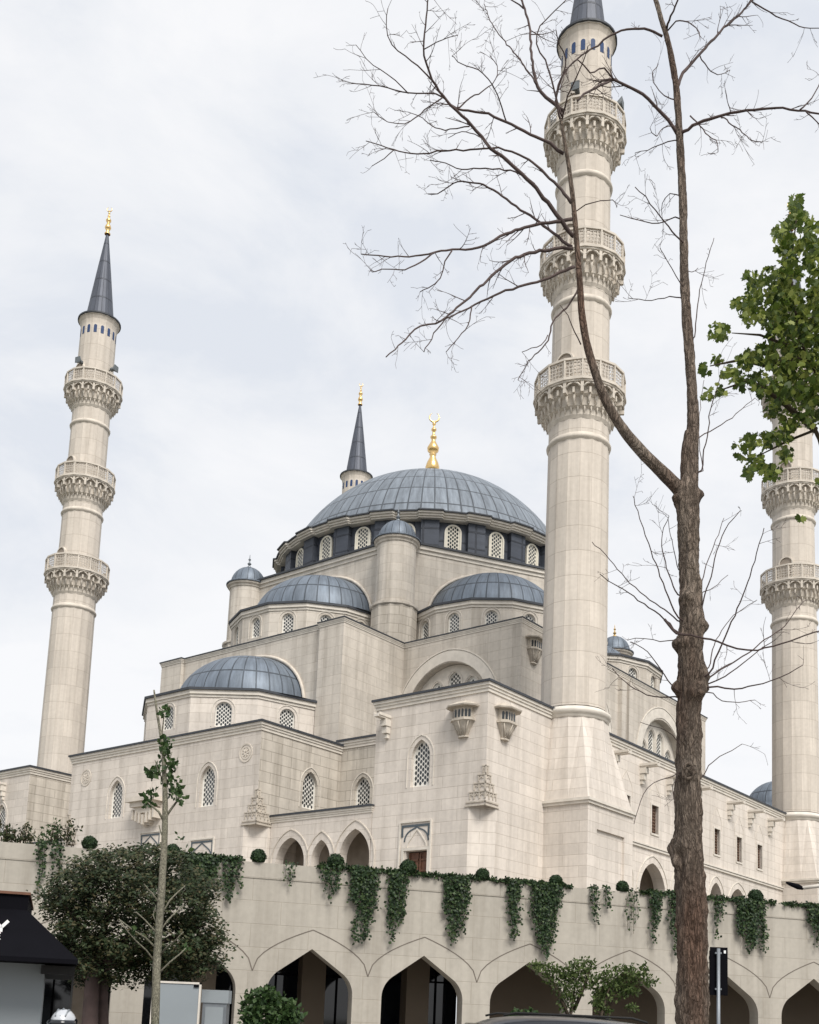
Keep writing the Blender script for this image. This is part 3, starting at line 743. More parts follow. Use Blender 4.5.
# --- hexagonal body, turrets
HX = [(OX+RH*cos(radians(a)), OY+RH*sin(radians(a))) for a in (210, 270, 330, 30, 90, 150)]
mb = MB(); walls(mb, HX, 19.8, 26.1); part(mb, 'wall', 'upper')
cs, cl = MB(), MB()
for d, a, b in ((.06, -.5, -.3), (.16, -.3, -.08)): cs.prism(offset(HX, d), 26.25+a, 26.25+b)
cl.prism(offset(HX, .26), 26.17, 26.28); part(cs, 'cornice', 'trim'); part(cl, 'roof_edge', 'leadcap')
def turret(c, gold=False, zt=26.05):
    mb = MB(); mb.lathe([(1.28, 19.8), (1.28, 22.12)], 12, c, uw=.67, smooth=False); part(mb, 'turret_base', 'stained')
    mb = MB(); mb.lathe([(1.28, 22.1), (1.34, 22.16), (1.34, 22.28), (1.1, 22.34), (1.08, zt-.3), (1.14, zt-.26), (1.16, zt-.16), (1.26, zt-.1), (1.28, zt-.0), (0, zt-.0)], 24, c, uw=.33)
    o = part(mb, 'turret', 'upper')
    md = MB(); md.lathe([(1.32, zt-.0), (1.34, zt+.08), (1.15, zt+.12)]+[(1.08*cos(pi/2*k/9) if k < 9 else 0, zt+.12+1.15*sin(pi/2*k/9)) for k in range(10)], 32, c, uvm='lead', strips=16)
    md.build('turret_dome', M['leadsm'], o, dz=EYE, merge=True)
    zt += .13; f = MB(); f.lathe([(.16, zt+1.12), (.1, zt+1.25), (.05, zt+1.3), (.13, zt+1.4), (.05, zt+1.5), (.04, zt+1.6), (.09, zt+1.68), (.03, zt+1.76), (.02, zt+1.95), (0, zt+2.05)], 10, c)
    f.build('finial', M['gold' if gold else 'metal'], o, dz=EYE)
for i, p in enumerate(HX):
    if i == 2: turret((25.4, 11.95), True, 25.75)
    else: turret(p)
# --- central drum and dome
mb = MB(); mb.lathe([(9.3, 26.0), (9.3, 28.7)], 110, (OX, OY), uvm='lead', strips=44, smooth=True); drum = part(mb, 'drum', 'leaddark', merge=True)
a0 = 210.5; NW = 22
for i in range(NW):
    a = radians(a0+360/NW*i); hwv = .62
    c = Vector((OX+9.36*cos(a), OY+9.36*sin(a))); tdir = Vector((-sin(a), cos(a)))
    F_ = Fr(c-tdir*1, c+tdir*1)
    o_ = opening(1.0, .45, 26.75, 27.9)
    mb = MB(); panel(mb, F_, o_); strip(mb, F_, o_+[o_[0]], .1, -.3, .05)
    w = part(mb, 'window', 'cream'); pb = MB(); nc = 4; pitch = .2; r_ = .08
    for ii in range(-nc, nc+1):
        x = 1.0+ii*pitch*.62; z = 26.72+(pitch*.58 if ii % 2 else 0)
        while z < 28.6:
            if all(inside(o_, x+r_*1.1*cos(q), z+r_*1.1*sin(q)) for q in (0, 1.57, 3.14, 4.71)): pb.face([F_.p(x+r_*.75*cos(pi/3*k), z+r_*1.15*sin(pi/3*k), .006) for k in range(6)])
            z += pitch*1.16
    pb.build('pane', M['pane'], w, dz=EYE)
    # lead clad buttress between windows
    b_ = a+radians(180/NW); c = Vector((OX+9.2*cos(b_), OY+9.2*sin(b_))); rd = Vector((cos(b_), sin(b_))); td = Vector((-sin(b_), cos(b_)))
    mb = MB(); mb.prism([tuple(c-td*.52), tuple(c-td*.52+rd*.42), tuple(c+td*.52+rd*.42), tuple(c+td*.52)], 26.05, 28.62)
    mb.prism([tuple(c-td*.5+rd*.6), tuple(c-td*.5+rd*.95), tuple(c+td*.5+rd*.95), tuple(c+td*.5+rd*.6)], 26.06, 26.07, poly1=[tuple(c-td*.5+rd*.61), tuple(c-td*.5+rd*.63), tuple(c+td*.5+rd*.63), tuple(c+td*.5+rd*.61)]) if False else None
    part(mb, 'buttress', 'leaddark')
# scalloped cornice polygon: projects over each buttress
def scal(rin, rout):
    out = []
    for i in range(NW):
        b_ = radians(a0+360/NW*(i-.5))
        for da, rr in ((-4.6, rin), (-3.9, rout), (3.9, rout), (4.6, rin)): out.append((OX+rr*cos(b_+radians(da)), OY+rr*sin(b_+radians(da))))
        b2 = b_+radians(360/NW/2); out.append((OX+rin*cos(b2), OY+rin*sin(b2)))
    return out
cs, cl = MB(), MB()
for d, a, b in ((0, 28.52, 28.62), (.1, 28.62, 28.74), (.2, 28.74, 28.86)): cs.prism(scal(9.72+d, 9.9+d), a, b)
cl.prism(scal(10.02, 10.2), 28.86, 28.94); part(cs, 'cornice', 'trim'); part(cl, 'roof_edge', 'leadcap')
h_ = 6.35; rb_ = 9.3; RS = (rb_**2+h_**2)/(2*h_); zc_ = 29.0+h_-RS; a_b = math.asin(rb_/RS)
prof = [(RS*sin(a_b*(1-k/28)) if k < 28 else 0, zc_+RS*cos(a_b*(1-k/28))) for k in range(29)]
md = MB(); md.lathe([(9.9, 28.9), (rb_+.05, 28.96)]+prof, 144, (OX, OY), uvm='lead', strips=72); part(md, 'dome', 'lead', merge=True)
f = MB(); zt = 29.0+h_-.05
FP = [(.55, 0), (.6, .12), (.42, .4), (.3, .75), (.34, .82), (.3, .9), (.55, 1.15), (.62, 1.45), (.5, 1.8), (.3, 2.15), (.24, 2.35), (.32, 2.42), (.24, 2.5), (.48, 2.7), (.52, 2.95), (.36, 3.2), (.2, 3.45), (.16, 3.6), (.28, 3.72), (.28, 3.82), (.13, 3.95), (.12, 4.2), (.23, 4.32), (.22, 4.42), (.1, 4.52), (.08, 4.68), (.17, 4.78), (.14, 4.9), (.05, 5.0), (0, 5.05)]
f.lathe([(r*.76, zt+z*.93) for r, z in FP], 20, (OX, OY))
fin = part(f, 'finial', 'gold', merge=True)
def crescent(parent, c, z, r, dz_=EYE):
    mb = MB(); dirx = Vector((cos(-TH), sin(-TH), 0)); pts = []; rad = []
    for i in range(21):
        a = radians(-245 + 310*i/20) ; a = radians(115+310*i/20)
        pts.append(Vector((c[0], c[1], z+r))+dirx*r*cos(a)+Vector((0, 0, r*sin(a)))); rad.append(.01+r*.16*sin(pi*i/20))
    mb.tube(pts, rad, 6); mb.build('crescent', M['gold'], parent, dz=dz_)
crescent(fin, (OX, OY), zt+4.62, .33)
# ------------------------------------------------------------------ minarets
def make_minaret():
    t = thing('minaret', 'x', 'minaret', (CC.x, CC.y, 0), TH, 'slender stone minarets at the corners of the mosque')
    P = lambda mb, name, m, parent=None, **k: mb.build(name, M[m], parent or t, dz=EYE, **k)
    h = 1.95; mb = MB()
    sq = [(-h, -h), (h, -h), (h, h), (-h, h)]
    # base with a recessed panel on two faces
    for i in range(4):
        F_ = Fr(sq[i], sq[(i+1) % 4]); hl = rect(.75, 3.15, FLOOR+.2, 8.2)
        panel(mb, F_, rect(0, F_.L, FLOOR, 9.2), [hl] if i in (0, 1, 2) else [], .1)
        if i in (0, 1, 2): mb.face([F_.p(u, z, -.1) for u, z in hl])
    P(mb, 'base', 'stone')
    mb = MB(); mb.prism(offset(sq, .08), 9.18, 9.3); mb.prism(offset(sq, .14), 9.3, 9.42); P(mb, 'base_moulding', 'trim')
    mb = MB(); n = 16; r1 = 1.5
    sqp = []; cir = []
    for i in range(n):
        a = radians(225+360/n*i); cir.append((r1*cos(a), r1*sin(a)))
        sd = i // 4; fr_ = (i % 4)/4; A = Vector(sq[sd]); B = Vector(sq[(sd+1) % 4]); p = A.lerp(B, fr_); sqp.append((p.x*.985, p.y*.985))
    mb.prism(sqp, 9.42, 13.2, poly1=cir); P(mb, 'pyramid', 'stone')
    mb = MB(); mb.lathe([(1.5, 13.15), (1.56, 13.2), (1.56, 13.3), (1.6, 13.32), (1.66, 13.44), (1.64, 13.52), (1.52, 13.56), (1.46, 13.66)], 32, uw=.3); P(mb, 'ring', 'trim', merge=True)
    secs = [(13.7, 26.7, 1.45, 1.365, 26.06, 28.42, 29.45, 2.07), (28.45, 33.45, 1.33, 1.30, 32.81, 34.93, 35.93, 1.96), (34.9, 39.8, 1.27, 1.25, 39.15, 41.75, 42.72, 1.92)]
    zlast = 41.8
    for k, (z0, z1, ra, rb, zr, zf, zb, rbal) in enumerate(secs):
        mb = MB(); mb.lathe([(ra, z0), (rb, zf)], 16, a0=radians(11.25), a1=radians(371.25), uw=1.0, smooth=False)
        # narrow rolls on the facet edges
        P(mb, 'shaft', 'minaret')
        mb = MB(); mb.lathe([(rb, zr-.1), (rb+.09, zr-.02), (rb+.11, zr+.06), (rb+.06, zr+.14), (rb+.04, zr+.2), (rb, zr+.22)], 32, uw=.3); P(mb, 'ring', 'carve', merge=True)
        # corbelled muqarnas
        mb = MB(); H = zf-.9*1-0; zs = zf-1.45
        n = 16
        mb.lathe([(rb, zs-.05), (rb+.08, zs+.1), (rb+.10, zs+.35), (rb+.24, zs+.45), (rb+.28, zs+.8), (rbal-.3, zs+.92), (rbal-.28, zf-.12), (rbal-.02, zf-.1), (rbal, zf), (rb, zf+.02)], 32, a0=radians(11.25), a1=radians(371.25), uw=.3, smooth=False)
        ra2 = rbal-.06
        for i in range(n):
            a = radians(11.25+22.5*i)
            rd = Vector((cos(a), sin(a), 0)); td = Vector((-sin(a), cos(a), 0))
            # pier and niche arch of the upper tier
            mb.obox(rd*(rbal-.32)-td*.07+Vector((0, 0, zs+.86)), td*.14, rd*.28, (0, 0, .5))
            am = a+radians(11.25); rm = Vector((cos(am), sin(am), 0)); tm = Vector((-sin(am), cos(am), 0)); hwn = rbal*sin(radians(11.25))
            for sg in (-1, 1):
                mb.tube([rm*(rbal-.1)+tm*sg*hwn*.82+Vector((0, 0, zs+1.08)), rm*(rbal-.1)+tm*sg*hwn*.5+Vector((0, 0, zs+1.26)), rm*(rbal-.1)+Vector((0, 0, zs+1.34))], [.05, .05, .04], 5)
            mb.obox(rm*(rbal-.3)-tm*.05+Vector((0, 0, zs+.9)), tm*.10, rm*.14, (0, 0, .26))
            for da in (0, 11.25):
                b = a+radians(da); rdb = Vector((cos(b), sin(b), 0)); tb = Vector((-sin(b), cos(b), 0))
                r2 = rb+.36
                # hanging drops
                mb.tube([rdb*(r2)+Vector((0, 0, zs+.92)), rdb*r2+Vector((0, 0, zs+.72)), rdb*(r2-.02)+Vector((0, 0, zs+.42))], [.075, .07, .015], 6)
                mb.obox(rdb*(rb+.1)-tb*.035+Vector((0, 0, zs+.48)), tb*.07, rdb*.24, (0, 0, .42))
            for da in (5.6, 16.9):
                b = a+radians(da); rdb = Vector((cos(b), sin(b), 0)); tb = Vector((-sin(b), cos(b), 0)); r2 = rb+.16
                mb.tube([rdb*r2+Vector((0, 0, zs+.46)), rdb*(r2-.02)+Vector((0, 0, zs+.12))], [.06, .012], 5)
        bal = P(mb, 'balcony', 'carve')
        # balustrade
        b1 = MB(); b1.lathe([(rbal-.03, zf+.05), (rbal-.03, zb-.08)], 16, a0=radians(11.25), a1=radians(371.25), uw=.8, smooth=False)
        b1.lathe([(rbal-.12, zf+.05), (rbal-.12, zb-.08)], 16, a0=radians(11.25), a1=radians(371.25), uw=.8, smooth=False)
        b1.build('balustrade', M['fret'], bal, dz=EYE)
        b2 = MB()
        for za, zz, ex in ((zf-.02, zf+.1, .06), (zb-.1, zb, .03)):
            b2.lathe([(rbal-.08, za), (rbal+ex, za), (rbal+ex, zz), (rbal-.08, zz), (rbal-.08, za)], 16, a0=radians(11.25), a1=radians(371.25), smooth=False)
        for i in range(16):
            a = radians(11.25+22.5*i); rd = Vector((cos(a), sin(a), 0)); td = Vector((-sin(a), cos(a), 0))
            b2.obox(rd*(rbal-.08)-td*.035+Vector((0, 0, zf)), td*.07, rd*.1, (0, 0, zb-zf))
        b2.build('rail', M['carve'], bal, dz=EYE)
        b3 = MB(); b3.lathe([(rb-.1, zf+.03), (rbal-.05, zf+.03)], 32); b3.build('balcony_floor', M['carve'], bal, dz=EYE)
        # arched doorway to the balcony
        rr = (1.33, 1.27, 1.22)[k]; F_ = Fr((-rr-.02, 1), (-rr-.02, -1)); d_ = MB()
        strip(d_, F_, [(1.42, zf+.1)]+[(1+x, z) for x, z in round_pts(.42, zf+1.35)]+[(.58, zf+.1)], .07, -.3, .06)
        dd = P(d_, 'doorway', 'carve'); d2 = MB(); d2.face([F_.p(u, z, .0) for u, z in opening(1, .38, zf+.1, zf+1.35)]); d2.build('door', M['inner'], dd, dz=EYE)
        zlast = zf
    # top section
    mb = MB(); mb.lathe([(1.23, zlast), (1.21, 46.4), (1.22, 46.5), (1.26, 46.75), (1.36, 46.98), (1.4, 47.0), (1.4, 47.08)], 16, a0=radians(11.25), a1=radians(371.25), uw=1.0, smooth=False); P(mb, 'shaft', 'minaret')
    mb = MB(); mb.lathe([(1.38, 47.04), (1.46, 47.06), (1.46, 47.16), (.98, 47.3)], 32, uvm='lead', strips=16); P(mb, 'eave', 'leadcap')
    for i in range(16):
        a = radians(22.5*i); c = Vector((cos(a), sin(a)))*(1.215*cos(radians(11.25))+.012); td = Vector((-sin(a), cos(a))); F_ = Fr(c-td*.5, c+td*.5)
        mb = MB(); panel(mb, F_, opening(.5, .105, 45.72, 46.2)); P(mb, 'window', 'blue')
    mb = MB(); mb.lathe([(.98, 47.2), (.94, 47.5), (.5, 50.9), (.08, 54.0)], 24, uvm='lead', strips=12, smooth=True); P(mb, 'spire', 'spire')
    mb = MB(); k_ = 1.9/5.05; mb.lathe([(r*.36, 53.95+z*k_) for r, z in FP], 12); fn = P(mb, 'finial', 'gold', merge=True); crescent(fn, (0, 0), 53.95+4.75*k_, .17)
    # loudspeakers on brackets above the top balcony
    for a in (100, 190, 280, 10):
        a = radians(a+5); rd = Vector((cos(a), sin(a), 0)); base = rd*1.2+Vector((0, 0, 43.35))
        mb = MB(); mb.tube([base, base+rd*.18], [.04, .04], 6)
        mb.tube([base+rd*.14, base+rd*.3, base+rd*.34, base+rd*.62], [.13, .14, .12, .3], 4); P(mb, 'loudspeaker', 'grey')
    return t
mi = make_minaret()
labels = ['nearest minaret, behind the bare tree, its spire cut by the top edge',
          'leftmost minaret with dark spire and gold finial, alone against the sky',
          'distant minaret of which only spire and arcaded top rise behind the central dome',
          'minaret at the right edge partly hidden by green leaves of the overhanging tree']
for i, (s, t) in enumerate(((0, 0), (0, 38.652), (27.131, 38.652), (27.131, 0))):
    o = mi if i == 0 else copy_tree(mi)
    p = Vector((CC.x, CC.y)) + E1*s + E2*t; o.location = (p.x, p.y, 0); o['label'] = labels[i]
# ------------------------------------------------------------------ terrace and its arcade wall
MW = .3
WO = at(424, 955.5, 38.19); W0 = Vector((WO.x, WO.y)); WU = Vector((1, MW)).normalized(); BAY = 3.83
KL, KR_ = -6, 7
A_ = W0 + WU*BAY*(KL-.5); B_ = W0 + WU*BAY*(KR_+.5)
aw = thing('arcade_wall', 'long pale stone terrace wall with pointed arches below the mosque, ivy hanging over its top', 'wall', (A_.x, A_.y, 0))
def awp(mb, name, m, parent=None, **k): return mb.build(name, M[m], parent or aw, org=(A_.x, A_.y, 0), **k)
FW = Fr(A_, B_); WT = 6.5
mb = MB(); jt = MB(); mo = MB()
for k in range(KL, KR_+1):
    u0 = (k-KL)*BAY; uc = u0+BAY/2
    hw = 1.42; a = arch_pts(hw, 2.35, 3.8, k=.6)
    out = [(u0, 0), (uc-hw, 0)] + [(uc+x, z) for x, z in reversed(a)] + [(uc+hw, 0), (u0+BAY, 0), (u0+BAY, WT-.5), (u0, WT-.5)]
    out = [(uc-hw, 0)] + [(uc+x, z) for x, z in reversed(a)] + [(uc+hw, 0)] + [(u0+BAY, 0), (u0+BAY, WT-.5), (u0, WT-.5), (u0, 0)]
    panel(mb, FW, out)
    path = [(uc+hw, 0)] + [(uc+x, z) for x, z in a] + [(uc-hw, 0)]
    for i in range(len(path)-1):
        p, q = path[i], path[i+1]
        mb.face([FW.p(*p, 0), FW.p(*p, -.55), FW.p(*q, -.55), FW.p(*q, 0)])
    # ogee groove above each arch, its shadow drawn as a dark raised strip
    g = [(uc+BAY/2, 3.0)]
    for i in range(1, 9):
        f_ = i/8; x = BAY/2*(1-f_**1.25*1.0) ; z = 3.0+ (4.42-3.0)*(f_**.62)
        g.append((uc+x, z))
    strip(jt, FW, g, .035, -.01, .006); strip(jt, FW, [(2*uc-u, z) for u, z in g], .035, -.01, .006)
# back of the wall
panel(mb, Fr(FW.O-FW.N*.55+FW.U*FW.L, FW.O-FW.N*.55), rect(0, FW.L, 3.9, WT-.5))
awp(mb, 'wall', 'arcade'); awp(jt, 'arch_groove_shade', 'groove_shade')
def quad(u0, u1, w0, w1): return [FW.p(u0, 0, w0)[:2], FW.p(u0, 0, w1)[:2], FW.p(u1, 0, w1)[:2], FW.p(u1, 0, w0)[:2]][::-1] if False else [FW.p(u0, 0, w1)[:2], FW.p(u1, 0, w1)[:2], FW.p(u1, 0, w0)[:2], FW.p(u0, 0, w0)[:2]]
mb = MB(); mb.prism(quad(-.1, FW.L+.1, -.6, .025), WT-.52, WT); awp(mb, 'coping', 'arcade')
# passage behind the arches
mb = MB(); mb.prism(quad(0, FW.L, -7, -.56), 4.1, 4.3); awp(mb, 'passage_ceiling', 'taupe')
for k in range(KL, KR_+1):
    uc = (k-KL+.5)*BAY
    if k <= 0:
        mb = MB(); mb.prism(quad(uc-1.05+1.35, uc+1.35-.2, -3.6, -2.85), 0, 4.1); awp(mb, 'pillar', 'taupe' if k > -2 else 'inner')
    mb = MB(); z0 = .1
    if k <= 0 or k == 1:
        lim = BAY if k <= 0 else .9
        mb.face([FW.p(uc-BAY/2, z0, -4.6), FW.p(uc-BAY/2+lim, z0, -4.6), FW.p(uc-BAY/2+lim, 4.1, -4.6), FW.p(uc-BAY/2, 4.1, -4.6)])
        gl = awp(mb, 'shop_front', 'glass'); fr_ = MB(); Fg = Fr(FW.O-FW.N*4.6, FW.O-FW.N*4.6+FW.U*FW.L)
        for uu in (uc-BAY/2+.05, uc-.3 if k <= 0 else uc-BAY/2+.85): strip(fr_, Fg, [(uu, 0), (uu, 4.1)], .07, 0, .05)
        strip(fr_, Fg, [(uc-BAY/2, 3.1), (uc-BAY/2+lim, 3.1)], .07, 0, .05); awp(fr_, 'mullion', 'black', gl)
    if k >= 1:
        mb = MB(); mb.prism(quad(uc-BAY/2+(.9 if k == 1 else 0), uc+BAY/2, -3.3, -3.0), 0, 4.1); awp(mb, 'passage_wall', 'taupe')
# terrace, ground, road
def stru(mb, name, m, **k):
    o = mb.build(name, M[m]); o['kind'] = 'structure'; return o
def wq(w): return FW.O+FW.N*w
ext = 60
P0 = FW.O-FW.U*ext; P1 = FW.O+FW.U*(FW.L+ext)
def band(w0, w1): return [tuple(P0+FW.N*w1), tuple(P1+FW.N*w1), tuple(P1+FW.N*w0), tuple(P0+FW.N*w0)]
mb = MB(); mb.prism([FW.p(0, 0, -.6)[:2], FW.p(FW.L, 0, -.6)[:2], FW.p(FW.L, 0, -75)[:2], FW.p(0, 0, -75)[:2]], 4.9, TER+EYE); stru(mb, 'terrace', 'paving')
mb = MB(); mb.face([(-1500, -600, -.02), (1500, -600, -.02), (1500, 2500, -.02), (-1500, 2500, -.02)]); stru(mb, 'ground', 'grass')
mb = MB(); mb.face([(*p, .0) for p in band(10.5, 24)]); stru(mb, 'road', 'asphalt')
mb = MB(); mb.prism(band(-7, 10.5), -.1, .13); stru(mb, 'pavement', 'paving')
mb = MB(); mb.prism(band(24, 60), -.1, .13); stru(mb, 'near_pavement', 'paving')
mb = MB(); mb.prism(band(10.5, 10.68), -.1, .137); mb.prism(band(23.82, 24.0), -.1, .137); stru(mb, 'kerb', 'trim')
mb = MB(); u = -ext
while u < FW.L+ext:
    mb.face([FW.p(u, .005, 17.2), FW.p(u+3, .005, 17.2), FW.p(u+3, .005, 17.05), FW.p(u, .005, 17.05)][::-1]); u += 7
stru(mb, 'road_marking', 'white')
#PLANTS
# ------------------------------------------------------------------ vegetation helpers
def leaf_quad(v, f, p, size, nrm=None, pointed=True, asp=.55):
    d = Vector((U(-1, 1), U(-1, 1), U(-1, 1)))
    if d.length < .1: d = Vector((1, 0, 0))
    d.normalize(); n = nrm or Vector((U(-1, 1), U(-1, 1), U(-.3, 1))).normalized()
    t = d - n*d.dot(n)
    if t.length < .1: t = n.orthogonal()
    t.normalize(); b = n.cross(t); i = len(v); s = size*U(.7, 1.3)
    v += [tuple(p), tuple(p+t*s*.5+b*s*asp*.5+n*s*.06), tuple(p+t*s), tuple(p+t*s*.5-b*s*asp*.5+n*s*.06)]
    f.append((i, i+1, i+2, i+3))
def mesh_obj(name, v, f, m, parent=None, loc=None, smooth=False):
    me = bpy.data.meshes.new(name); lx = loc or (0, 0, 0)
    me.from_pydata([(a-lx[0], b-lx[1], c-lx[2]) for a, b, c in v], [], f); me.materials.append(M[m]); me.update()
    o = bpy.data.objects.new(name, me); col.objects.link(o)
    if parent: o.parent = parent
    return o
# ------------------------------------------------------------------ bare tree
TY = 12.0
tb = at(692, 1000, TY); TBASE = Vector((tb.x, TY, 0))
bare = thing('bare_tree', 'tall bare tree with rough brown bark, leafless twigs and a forked trunk in the foreground', 'tree', TBASE)
def tpt(x, y, Y=TY): return at(x, y, Y) - TBASE
PXM = F/TY      # pixels per metre near the trunk
trunk_px = [(694, 1120, 42), (693.5, 1024, 37), (693, 960, 35), (691, 900, 34), (689.5, 870, 34), (688, 845, 32), (688, 800, 30), (688.5, 760, 29), (689, 720, 29), (690, 680, 29), (691, 640, 29), (691, 610, 26), (690, 570, 24), (689, 540, 23), (688, 510, 24), (688, 492, 25), (690, 475, 18), (692, 450, 15), (693, 425, 13.5), (692.5, 400, 12.5), (690, 360, 11.5), (686, 310, 10.5), (684, 260, 10), (683, 205, 9.3), (680, 150, 8.6), (677, 95, 7.6), (670, 50, 6.6), (660, 15, 5.6), (652, -15, 5), (645, -60, 4), (640, -110, 3)]
def rough_tube(pts, rad, n, amp, seed, burls=(), step=.05):
    """organic trunk: resampled, with ridged bark displaced into the mesh"""
    P = [Vector(p) for p in pts]; out = []; rr = []
    for i in range(len(P)-1):
        k = max(1, int((P[i+1]-P[i]).length/step))
        for j in range(k):
            t = j/k; p0 = P[max(i-1, 0)]; p1 = P[i]; p2 = P[i+1]; p3 = P[min(i+2, len(P)-1)]
            q = .5*((2*p1)+(p2-p0)*t+(2*p0-5*p1+4*p2-p3)*t*t+(3*p1-p0-3*p2+p3)*t**3)
            out.append(q); rr.append(rad[i]+(rad[i+1]-rad[i])*t)
    out.append(P[-1]); rr.append(rad[-1]); mb = MB(); base = 0; rings = []
    for i, p in enumerate(out):
        d = (out[min(i+1, len(out)-1)]-out[max(i-1, 0)]).normalized(); a = Vector((1, 0, 0)); a = (a-d*a.dot(d)).normalized(); b = d.cross(a)
        ring = []
        for k in range(n):
            th = 2*pi*k/n; dr = (a*cos(th)+b*sin(th)); r = rr[i]
            q = p+dr*r
            nz = 1.35*noise.fractal(Vector((cos(th)*r*24+seed, sin(th)*r*24, p.z*4.5)), .8, 2.1, 5)
            big = noise.noise(Vector((cos(th)*1.2+seed, sin(th)*1.2, p.z*1.4)))
            pl = 0
            if n > 60:      # loose plates of bark
                wq_ = Vector((th*2.6+.35*sin(p.z*9)+seed, p.z*7+.5*noise.noise(Vector((th*2, p.z*5, 1))), 0))
                pl = noise.cell(wq_)*.75 + .5*noise.cell(Vector((th*5.2+.3*sin(p.z*13), p.z*13, 7)))
            r2 = r*(1+amp*nz*1.0+amp*.9*big)+min(.011, r*.06)*pl
            q = p+dr*r2
            for bp, bs, bh in burls:
                dd = (q-bp).length
                if dd < bs: q = q+dr*bh*(1-(dd/bs)**2)**2*(1+.5*noise.noise(q*14))
            ring.append(q)
        rings.append(ring)
    for r in rings: mb.v += [tuple(q) for q in r]
    for i in range(len(rings)-1):
        for k in range(n):
            k2 = (k+1) % n; mb.f.append((i*n+k, i*n+k2, (i+1)*n+k2, (i+1)*n+k)); mb.uv.append([(0, 0)]*4); mb.sm.append(True)
    mb.f.append(tuple((len(rings)-1)*n+k for k in range(n))); mb.uv.append([(0, 0)]*n); mb.sm.append(False)
    return mb
tp = [tpt(x, y) for x, y, w in trunk_px]
tr_ = [w/2/PXM*(.84 if y > 560 else .93) for x, y, w in trunk_px]
def bp(x, y, dy): q = tpt(x, y, TY+dy); return q
burls = [(bp(675, 848, -.02), .17, .07), (bp(676, 862, -.05), .10, .06), (bp(679, 643, -.05), .16, .07), (bp(677, 688, 0), .13, .08), (bp(706, 675, 0), .19, .09), (bp(704, 690, -.05), .13, .06), (bp(702, 626, .0), .12, .06), (bp(688, 770, -.16), .12, .07), (bp(684, 595, -.1), .14, .06), (bp(702, 495, 0), .10, .07), (bp(676, 497, 0), .14, .05), (bp(697, 690, -.15), .16, .07)]
rough_tube(tp, tr_, 84, .12, 3.1, burls, .022).build('trunk', M['bark'], bare)
stub = [tpt(686.5, 495), tpt(686, 470), tpt(686.5, 450), tpt(688, 431)]
rough_tube(stub, [.07, .062, .055, .035], 18, .14, 9.0, (), .03).build('broken_stub', M['bark'], bare)
# knot hole rim
kh = MB(); c0 = tpt(688, 771, TY-.165); kh.tube([c0+Vector((.055*cos(a)*(1-.2*sin(a)), -.005, .085*sin(a))) for a in [2*pi*i/16 for i in range(17)]], [.016+.006*sin(i*2.1) for i in range(17)], 7); kh.build('knot', M['bark'], bare)
twv = MB()
def grow_twig(mb, p, d, ln, r, lvl=0):
    n = max(3, int(ln/.05)); pts = [p.copy()]; rad = [r]; dd = d.normalized(); wob = Vector((U(-1, 1), U(-1, 1), U(-1, 1)))*.16
    for i in range(n):
        if i % 3 == 0: wob = Vector((U(-1, 1), U(-1, 1), U(-1, 1)))*.24
        dd = (dd+wob*.55+Vector((0, 0, .02))).normalized(); p = p+dd*(ln/n); pts.append(p.copy()); rad.append(max(.0017, r*(1-.65*(i+1)/n)))
    mb.tube(pts, rad, 4, cap=False)
    if lvl < 2:
        for i in range(1, n+1):
            if R() < (.62 if lvl == 0 else .4):
                ax = Vector((U(-1, 1), U(-1, 1), U(-1, 1))).normalized(); nd_ = (pts[i]-pts[i-1]).normalized(); nd_ = (nd_+ax*U(.6, 1.2)).normalized()
                grow_twig(mb, pts[i], nd_, ln*U(.22, .5), max(.002, rad[i]*.7), lvl+1)
def branch(path, w0, w1, dy=0.0, tw=1.0, tlen=.32, name='branch', m='twig', amp=.0, dy0=0.0):
    if path[0][1] > 180 and name == 'branch':
        cxs = [(abs(y-path[0][1]), x) for x, y, w in trunk_px]; cx0 = min(cxs)[1]
        if abs(cx0-path[0][0]) < 24: path = [(cx0, path[0][1]+5)]+list(path)
    n = len(path); ctrl = [tpt(x, y, TY+dy0+(dy-dy0)*i/(n-1)) for i, (x, y) in enumerate(path)]
    pts = []; rad = []
    for i in range(n-1):
        p0, p1, p2, p3 = ctrl[max(i-1, 0)], ctrl[i], ctrl[i+1], ctrl[min(i+2, n-1)]; k = max(2, int((p2-p1).length/.07))
        for j in range(k):
            t = j/k; q = .5*((2*p1)+(p2-p0)*t+(2*p0-5*p1+4*p2-p3)*t*t+(3*p1-p0-3*p2+p3)*t**3)
            q = q+Vector((U(-1, 1), U(-1, 1), U(-1, 1)))*.008
            pts.append(q); g = (i+t)/(n-1); rad.append((w0+(w1-w0)*g**.8)/2/PXM)
    pts.append(ctrl[-1]); rad.append(w1/2/PXM)
    mb = MB()
    mb.tube(pts, rad, 10 if w0 > 5 else 6, rough=.06 if w0 > 3 else 0); mb.build(name, M[m], bare)
    tot = len(pts)
    for i in range(3, tot):
        g = i/tot
        if R() < (.12+.62*g)*tw:
            d = (pts[i]-pts[i-1]).normalized(); ax = Vector((U(-1, 1), U(-.6, .6), U(-1, .8))).normalized()
            grow_twig(twv, pts[i], (d*.7+ax*U(.6, 1.1)).normalized(), tlen*U(.35, 1.2), max(.0028, min(.007, rad[i]*.45)))
    return pts
